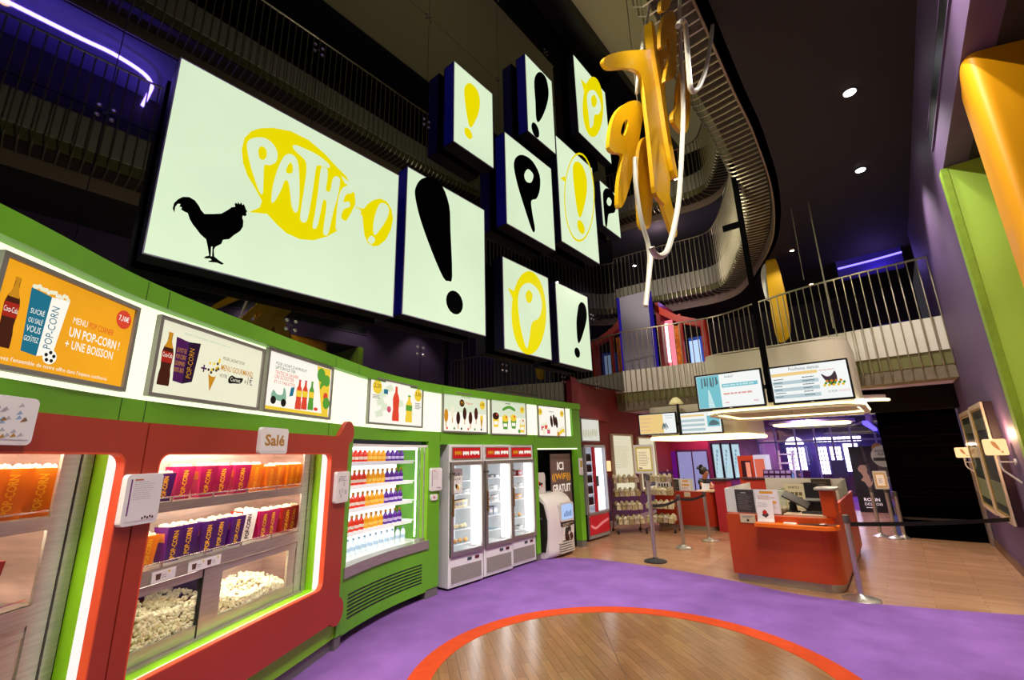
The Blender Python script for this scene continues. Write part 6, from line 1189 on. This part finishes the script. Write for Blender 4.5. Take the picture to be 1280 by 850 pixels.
def big(m):
    bub = [A_(*p) for p in ((535, 798), (582, 778), (592, 748), (560, 690), (528, 636), (508, 580), (503, 520), (515, 470), (545, 440), (585, 427), (640, 425), (720, 440), (800, 480), (870, 540), (920, 595), (965, 640), (985, 675), (1003, 720), (1006, 760), (985, 805), (960, 845), (930, 878), (880, 906), (820, 923), (760, 918), (700, 891), (655, 850), (615, 806))]
    m.plate(bub, e1, e1, SY)
    def let(o, hs=()): m.plate([zl(A_, o)] + [zl(A_, h)[::-1] for h in hs], e2, e2, FACE)
    let([(525, 520), (530, 485), (560, 470), (605, 472), (642, 500), (660, 540), (653, 577), (625, 592), (602, 592), (598, 650), (595, 712), (585, 718), (568, 680), (542, 600)], [[(575, 525), (588, 508), (608, 520), (612, 550), (598, 568), (580, 560)]])
    let([(632, 748), (640, 680), (662, 605), (690, 552), (718, 542), (745, 565), (755, 620), (757, 720), (750, 790), (736, 800), (722, 770), (714, 700), (705, 662), (690, 662), (678, 695), (656, 738), (640, 757)], [[(697, 622), (706, 592), (720, 580), (728, 605), (722, 628)]])
    let([(727, 512), (738, 502), (780, 518), (840, 548), (888, 588), (886, 604), (850, 594), (832, 598), (822, 660), (810, 740), (792, 830), (775, 845), (760, 828), (766, 770), (780, 680), (788, 605), (780, 568), (745, 535)])
    let([(852, 606), (866, 602), (881, 612), (880, 655), (874, 700), (892, 706), (903, 655), (918, 640), (936, 655), (928, 720), (906, 800), (886, 888), (874, 902), (862, 892), (866, 850), (874, 790), (876, 752), (862, 748), (850, 800), (836, 860), (822, 873), (815, 860), (826, 800), (840, 700)])
    let([(942, 700), (962, 684), (990, 680), (1000, 700), (985, 716), (962, 722), (952, 755), (975, 752), (980, 775), (952, 788), (942, 825), (968, 838), (990, 815), (1004, 780), (1030, 800), (985, 850), (945, 876), (920, 878), (918, 850), (922, 790), (930, 735)])
    m.plate([A_(*p) for p in ((940, 636), (985, 672), (990, 690), (958, 672))], e2, e2, FACE)
    ex = [A_(*p) for p in ((1000, 774), (1042, 784), (1060, 762), (1085, 745), (1115, 738), (1145, 752), (1165, 785), (1172, 830), (1163, 875), (1140, 920), (1110, 946), (1085, 950), (1060, 935), (1045, 900), (1040, 850), (1036, 815))]; m.plate(ex, e1+.001, e1+.001, SY)
    let([(1112, 762), (1140, 764), (1153, 790), (1140, 835), (1100, 893), (1086, 896), (1083, 860), (1092, 810)]); m.plate(zl(A_, [(1058, 922), (1075, 903), (1092, 920), (1076, 941)]), e2, e2, FACE)
    rs = [(204, 234), (197, 215), (203, 192), (220, 175), (242, 164), (270, 165), (296, 180), (314, 205), (322, 222), (338, 240), (375, 240), (412, 238), (438, 224), (458, 210), (474, 208), (471, 195), (477, 190), (484, 196), (486, 186), (494, 197), (499, 188), (506, 200), (512, 196), (517, 207), (522, 222), (528, 228), (522, 233), (524, 246), (515, 250), (508, 246), (505, 256), (510, 272), (508, 296), (495, 316), (470, 332), (447, 351), (420, 354), (412, 372), (385, 386), (379, 398), (381, 428), (398, 442), (424, 460), (414, 464), (392, 455), (358, 452), (354, 448), (370, 444), (362, 436), (348, 437), (334, 434), (344, 427), (358, 424), (352, 385), (345, 352), (320, 330), (302, 306), (286, 286), (272, 262), (264, 236), (246, 228), (234, 220), (238, 210), (227, 208), (232, 196), (220, 194), (209, 208)]
    m.plate([B_(*p) for p in rs], e1, e1, SK)
    m.plate([B_(*p) for p in ((366, 385), (372, 385), (370, 428), (364, 428))], e2, e2, FACE)
signbox(.78, 3.58, 3.72, 5.985, 'largest light box with black rooster and yellow lettered speech bubble', big)
def exc(body, dot, mat):
    def d(m):
        m.plate(zl(S_, body), e1, e1, mat); c = F.uv(480+dot[0]/1.931, 40+dot[1]/1.931); a = S_(dot[0]+dot[2], dot[1]); b = S_(dot[0], dot[1]-dot[3]); m.plate(ell(c[0], c[1], abs(a[0]-c[0]), abs(b[1]-c[1]), 18), e1, e1, mat)
    return d
def pee(body, hole, mat, d=e2): return lambda m: m.plate([zl(S_, body), zl(S_, hole)[::-1]], d, d, mat)
def oval_px(cx, cy, rx, ry, n=28, rot=0): return [S_(*p) for p in ell(cx, cy, rx, ry, n, rot=rot)]
signbox(3.72, 5.47, 3.8, 6.22, 'tall light box with one large black exclamation mark', exc([(75, 400), (76, 375), (90, 355), (115, 352), (140, 372), (157, 420), (160, 480), (164, 590), (155, 601), (142, 592), (115, 530), (88, 455)], (170, 653, 20, 28), SK))
signbox(4.68, 5.75, 7.24, 9.0, 'light box with yellow exclamation mark, highest on the left', exc([(193, 150), (196, 130), (208, 124), (224, 140), (231, 165), (228, 195), (215, 224), (207, 230), (200, 205)], (203, 245, 9.5, 12), SY), .28)
signbox(6.92, 8.02, 8.83, 10.97, 'light box with slim black exclamation mark, highest in the middle', exc([(362, 120), (369, 100), (380, 98), (392, 115), (397, 150), (390, 185), (375, 216), (367, 210), (365, 170)], (365, 237, 9, 16), SK), .28)
def dd(m):
    m.plate(oval_px(504, 181, 25, 73), e1, e1, SY); m.plate([S_(474, 113), S_(490, 128), S_(484, 150)], e1, e1, SY); pee([(489, 158), (496, 142), (508, 143), (519, 162), (523, 184), (517, 199), (507, 201), (504, 224), (497, 232), (493, 200)], [(499, 160), (507, 152), (513, 168), (508, 182), (501, 178)], FACE)(m)
signbox(9.22, 11.08, 10.2, 12.79, 'light box with pale P in a solid yellow bubble, top right', dd)
signbox(6.1, 7.78, 6.2, 8.31, 'square light box with black P in the middle of the group', pee([(313, 325), (318, 303), (335, 297), (358, 312), (375, 345), (376, 378), (368, 402), (355, 408), (358, 440), (364, 476), (358, 481), (342, 435), (322, 370)], [(338, 345), (347, 331), (360, 345), (355, 363), (343, 361)], SK, e1), .28)
def df(m):
    o = oval_px(471, 399, 37, 108); i_ = oval_px(471, 399, 34.5, 103); m.plate([o, i_[::-1]], e1, e1, SY); m.plate([S_(424, 353), S_(437, 348), S_(437, 362)], e1, e1, SY); exc([(455, 330), (463, 313), (478, 322), (489, 355), (488, 395), (476, 444), (468, 440), (460, 390)], (475, 471, 8.5, 15), SY)(m)
signbox(8.05, 9.82, 6.55, 9.4, 'light box with yellow exclamation mark in a thin outlined bubble', df)
signbox(10.2, 11.25, 7.82, 9.22, 'smallest light box with black P, beside the hanging letters', pee([(528, 395), (530, 383), (538, 377), (551, 386), (560, 410), (557, 434), (547, 438), (541, 442), (538, 468), (534, 468), (530, 430)], [(537, 408), (542, 399), (549, 408), (546, 419), (540, 418)], SK, e1))
def dh(m):
    m.plate(oval_px(349, 678, 42, 101), e1, e1, SY); m.plate([S_(298, 617), S_(318, 628), S_(312, 648)], e1, e1, SY); pee([(322, 648), (330, 616), (350, 606), (371, 624), (380, 658), (373, 690), (356, 702), (350, 738), (345, 762), (339, 755), (327, 705)], [(340, 636), (347, 623), (357, 634), (354, 652), (345, 653)], FACE)(m)
signbox(5.95, 7.43, 3.66, 5.46, 'light box with pale P in a solid yellow bubble, lowest row', dh)
signbox(7.7, 9.05, 3.65, 5.45, 'light box with black exclamation mark, lowest row at the right', exc([(467, 672), (470, 658), (477, 652), (486, 662), (489, 690), (481, 725), (471, 751), (466, 740), (464, 700)], (466, 774, 6.5, 12), SK))

# ================================================================== HANGING LETTERS
def H_(x, y): return (680+x/2.8333, y/2.8333)
def letter(name, pts, holes, X, label, th=.035, n=3):
    F = FX(X); m = MB(F); L = [smooth_loop([F.uv(*H_(*p)) for p in pts], n)] + [smooth_loop([F.uv(*H_(*p)) for p in h], n)[::-1] for h in holes]
    m.plate(L, -th, 0, YEL); tag(ob(name, m), label, 'hanging letter', 'big yellow letters hanging in the atrium')
letter('hanging_letter', [(213, 220), (218, 203), (240, 190), (290, 180), (345, 176), (400, 172), (440, 172), (443, 195), (425, 215), (428, 300), (436, 400), (444, 480), (448, 580), (446, 680), (438, 722), (420, 716), (396, 680), (386, 600), (376, 500), (362, 380), (347, 275), (325, 248), (290, 240), (235, 242)], [], -1.20, 'yellow T, the largest of the hanging letters')
letter('hanging_letter', [(232, 500), (238, 450), (252, 405), (280, 372), (318, 355), (345, 366), (352, 400), (338, 490), (322, 580), (298, 680), (276, 733), (264, 722), (265, 650), (275, 580), (280, 546), (250, 540), (234, 526)], [[(272, 470), (283, 432), (296, 424), (297, 448), (285, 480)]], -1.40, 'yellow P lowest on the left of the hanging letters')
letter('hanging_letter', [(340, 760), (334, 640), (337, 540), (350, 493), (370, 482), (393, 508), (418, 600), (448, 700), (470, 800), (470, 836), (457, 832), (425, 740), (402, 670), (390, 640), (384, 720), (378, 796), (360, 812), (346, 800)], [[(373, 595), (378, 556), (386, 590), (382, 615)]], -1.33, 'yellow A lowest in the middle of the hanging letters')
letter('hanging_letter', [(380, 75), (392, 95), (405, 170), (425, 300), (448, 480), (473, 612), (466, 624), (450, 560), (430, 440), (410, 300), (392, 190)], [], -1.16, 'thin yellow letter edge seen end on, before the T', .08, 2)
letter('hanging_letter', [(414, 110), (425, 60), (447, 38), (464, 50), (471, 110), (470, 200), (468, 262), (450, 282), (430, 287), (436, 240), (446, 170), (438, 128), (426, 166), (414, 166)], [], -1.05, 'yellow letter with pointed notch above the T')
letter('hanging_letter', [(478, 290), (500, 220), (512, 280), (519, 360), (515, 430), (504, 468), (484, 464), (460, 430), (459, 400), (472, 370)], [], -1.06, 'yellow rounded letter at the right of the T')
letter('hanging_letter', [(414, 34), (420, -5), (448, -10), (450, 8), (440, 32), (426, 40)], [], -.96, 'topmost yellow letter, cut by the edge of the view')
TUB = M('white_tube', '#d4d0bc', .4)
def tube_px(px, X, r, label, n=4):
    P = smooth_path([tuple(at_x(680+x/2.8333, y/2.8333, X)) for x, y in px], n); m = MB(); m.tube(P, r, TUB, 8); tag(ob('bubble_tube', m, smooth=True), label, 'hanging tube', 'white tubes around the hanging letters')
tube_px([(606, -20), (600, 60), (590, 150), (574, 240), (553, 300), (535, 322), (522, 318), (516, 290), (509, 200), (503, 110), (497, 78), (484, 76), (474, 92)], -.78, .022, 'white tube making a hooked loop at the upper right of the letters')
tube_px([(482, -20), (480, 40), (482, 110), (485, 200), (491, 300), (492, 420), (487, 560), (478, 700), (462, 800), (440, 880), (420, 905), (398, 905), (384, 886), (380, 876)], -.98, .021, 'long white tube running down before the letters')
tube_px([(380, -15), (370, 40), (356, 110), (345, 180), (334, 260), (328, 330)], -1.28, .016, 'thin white tube behind the T arm')
tube_px([(322, 560), (324, 640), (335, 730), (350, 800), (365, 850), (372, 890), (374, 930), (368, 1010), (360, 1080)], -1.3, .02, 'white tube tail hanging lowest below the letters')
tube_px([(382, 878), (378, 930), (370, 1000), (361, 1085)], -1.26, .018, 'second white tube tail beside the lowest one')
# red tower of tubes: hanging cables up to the third floor
m = MB(); a = at_x(832, 66, -1.2); m.tube([tuple(a), (-1.2, a.y, 6.8)], .006, ROD, 5); a = at_x(797, 130, -1.4); m.tube([tuple(a), (-1.42, a.y+.1, 9.5)], .005, ROD, 5); tag(ob('hanging_cable', m), 'thin steel cables carrying the hanging letters', 'cable')

# ================================================================== NICHE: yellow cone, neon, lamps
pl_ = smooth_path([(1.62, 5.24), (1.41, 5.16), (1.21, 5.085), (1.10, 5.06), (1.045, 5.12), (1.035, 5.25), (1.06, 5.5), (1.12, 5.9), (1.3, 6.3), (1.7, 6.5), (2.2, 6.4), (2.5, 6.0), (2.4, 5.5), (2.0, 5.35)], 6)[:-1]
t = MB(); t.plate(pl_, 0, 5.095, M('cone_yellow', '#f0a400', .5, var=.03, scale=1)); tag(ob('yellow_column', t, smooth=True), 'big yellow rounded column in the niche at the right edge', 'column')
NEO = E('neon_blue', '#8a70ff', 60.)
m = MB(); m.tube(smooth_path([(-.22, -2.2, 9.8), (-.22, -.87, 9.8), (-.22, .1, 9.8), (-.24, .6, 9.8), (-.12, 1.08, 9.8), (.12, 1.3, 9.8), (.5, 1.33, 9.8), (1.0, 1.33, 9.8)], 5), .035, NEO, 8); m.tube([(-.22, -1, 9.8), (-.22, -1, 10.04)], .01, BLACK, 4); tag(ob('neon_tube', m), 'bent blue neon tube under the third floor ceiling, seen mirrored in the black glass', 'neon light')
LED = E('lamp_white', '#f4f6ff', 30.); LEDW = E('lamp_warm', '#ffc8a0', 12.)
def lamp(p, r, mat, label):
    t = MB(); t.lathe([(r, -.012), (r, 0)], p, mat, 14); t.lathe([(r*1.25, -.006), (r*1.25, .004)], p, M('lamp_ring', '#3a3430', .4), 14); tag(ob('downlight', t), label, 'downlight', 'ceiling downlights')
for x, y, l in ((.35, 7.03, 'bright white downlight in the dark ceiling, the nearer one'), (.35, 9.37, 'bright white downlight in the dark ceiling, the farther one')): lamp((x, y, 6.545), .07, LED, l)
for (px, py, l) in ((990, 313, 'small warm downlight right of the curved balcony'), (1014, 355, 'small warm downlight just above the first floor railing'), (1030, 385, 'small warm downlight behind the first floor railing')):
    p = at_z(px, py, 6.545); lamp(tuple(p), .045, LEDW, l)
for (px, py, l) in ((845, 224, 'warm downlight under the third floor behind the letters'), (850, 273, 'lower warm downlight behind the letters')):
    p = at_y(px, py, 16.5); lamp(tuple(p), .07, LEDW, l)
for (px, py, l) in ((793, 332, 'white downlight behind the second floor railing'), (758, 307, 'warm downlight behind the second floor railing'), (755, 344, 'lowest warm downlight behind the second floor railing')):
    p = at_y(px, py, 16.0); lamp(tuple(p), .06, LEDW if 'warm' in l else LED, l)
for i, x in enumerate((-3.0, -2.4, -1.6, -.9, -.3)): lamp((x, 12.6+.3*(i % 2), 2.715), .05, LEDW, f'{ORD[i+1]} small downlight from the left in the pale lobby ceiling ring')
for i, y in enumerate((4.4, 1.6, -1.2)): lamp((.35, y, 6.545), .07, LED, f'{ORD[i+1]} added white downlight of the dark ceiling overhead, outside the view')  # unseen lamps added to brighten floor, desk and carpet
m = MB(); m.lathe([(.09, 0), (.09, .05)], (.1, -.9, 10.0), LEDW, 12); tag(ob('downlight', m), 'warm spotlight near the blue neon tube, seen mirrored in the black glass', 'downlight', 'ceiling downlights')

# ================================================================== LIGHTS
def light(kind, loc, power, color=(1, 1, 1), size=.1, target=None, angle=60, blend=.5, name='lamp_or_fill'):
    L = bpy.data.lights.new(name, kind); L.energy = power; L.color = color
    if kind == 'SPOT': L.spot_size = math.radians(angle); L.spot_blend = blend; L.shadow_soft_size = size
    elif kind == 'POINT': L.shadow_soft_size = size
    o = bpy.data.objects.new(name, L); col.objects.link(o); o.location = loc
    if target is not None: o.rotation_euler = (V(target)-V(loc)).to_track_quat('-Z', 'Y').to_euler()
    return o
W_ = (1, .93, .84)
for y in (7.03, 9.37, 4.4, 1.6, -1.2): light('SPOT', (.35, y, 6.5), 420, (1, .95, .9), .06, (.2, y, 0), 95, .6)  # spots under the downlights; those outside the view are added
# added fill spots under the second floor edge, washing carpet, counter front and desk
for y, tx, ty, p in ((-1.0, -3.6, 1.2, 520), (1.0, -4.2, 2.6, 480), (3.0, -4.8, 4.6, 480), (5.0, -5.0, 6.8, 420), (2.0, -2.0, 4.2, 500), (5.5, -2.2, 7.2, 500)):
    light('SPOT', (-1.0, y, 6.4), p, W_, .12, (tx, ty, .6), 75, .8)
for x, y, z, p, c, sz in ((-2.0, 9.6, 2.64, 90, (1, .85, .65), .03), (-1.0, 10.6, 2.64, 90, (1, .85, .65), .03), (-3.9, 12.4, 2.2, 110, (1, .8, .6), .03), (-1.4, 14, 2.68, 230, (.85, .7, 1), .03), (-4.4, 14.8, 2.9, 110, (1, .5, .6), .03), (-2.4, 20.6, 2.9, 320, (.6, .5, 1), .03), (-2.2, 17.0, 2.9, 240, (.8, .6, 1), .03), (-4.9, 10.3, 3.3, 16, (1, .8, .7), .03), (-4.6, 9.6, 6.3, 220, (1, .9, .8), .03), (-.1, 11.9, 2.45, 25, (1, .8, .6), .02)):
    light('SPOT', (x, y, z), p, c, sz, (x, y+.01, 0), 150, .5)  # spots at canopies and lobby; those by the maroon wall are added fill
light('SPOT', (-4.6, 9.6, 6.4), 260, (1, .93, .85), .03, (-4.6, 14.4, 7.4), 70, .7); light('SPOT', (-1.25, 11.4, 6.5), 90, (1, .93, .8), .03, (-1.6, 12.6, 5.4), 60, .6); light('POINT', (-4.4, 13.6, 3.6), 14, (1, .35, .2), .03)  # spots added to brighten balcony front and yellow board, no fittings there
light('SPOT', (-.6, 3.2, 6.3), 380, (1, .93, .8), .04, (1.7, 6.2, 3.2), 60, .2)       # lamp that lights the niche
light('SPOT', (-.8, 5.0, 6.3), 260, (1, .9, .95), .05, (1.0, 9.6, 3.2), 42, .3)
light('SPOT', (-1.75, 4.5, 9.9), 320, (1, .95, .8), .05, (-2.4, 14, 6.0), 80, .6); light('SPOT', (-1.7, 6.5, 6.4), 70, (1, .93, .72), .04, (-2.5, 12, 4.0), 90, .6)
light('POINT', (-5.5, 15.5, 9.6), 12, (1, .75, .7), .03)
light('SPOT', (-.2, -.9, 8.9), 420, (.1, .06, 1), .03, (-.2, -.8, 10), 150, .9); light('SPOT', (.2, .9, 8.9), 420, (.1, .06, 1), .03, (.2, .8, 10), 150, .9); light('SPOT', (-3.6, 1.0, 3.2), 500, (1, .95, .8), .05, (-1.4, 1.2, 7.2), 90, .7); light('SPOT', (-4.0, 5.0, 6.5), 500, (1, .95, .8), .05, (-1.5, 4.5, 10.5), 100, .7); light('POINT', (.4, 13.8, 6.0), 14, (.3, .2, 1), .03); light('POINT', (-4.6, 13.6, 6.4), 8, (.4, .2, 1), .03)  # added spots: blue wash standing in for the neon, others brightening the balconies
light('SPOT', (-3.2, .9, 2.95), 130, (1, .93, .75), .1, (-1.2, 4.2, 5.6), 80, .8)  # spot added above the counter to brighten the hanging letters
w = bpy.data.worlds.new('world'); sc.world = w; w.use_nodes = True; w.node_tree.nodes['Background'].inputs[0].default_value = (.6, .55, .65, 1); w.node_tree.nodes['Background'].inputs[1].default_value = .05
sc.view_settings.view_transform = 'Standard'; sc.view_settings.look = 'None'; sc.view_settings.exposure = 0; sc.view_settings.gamma = 1
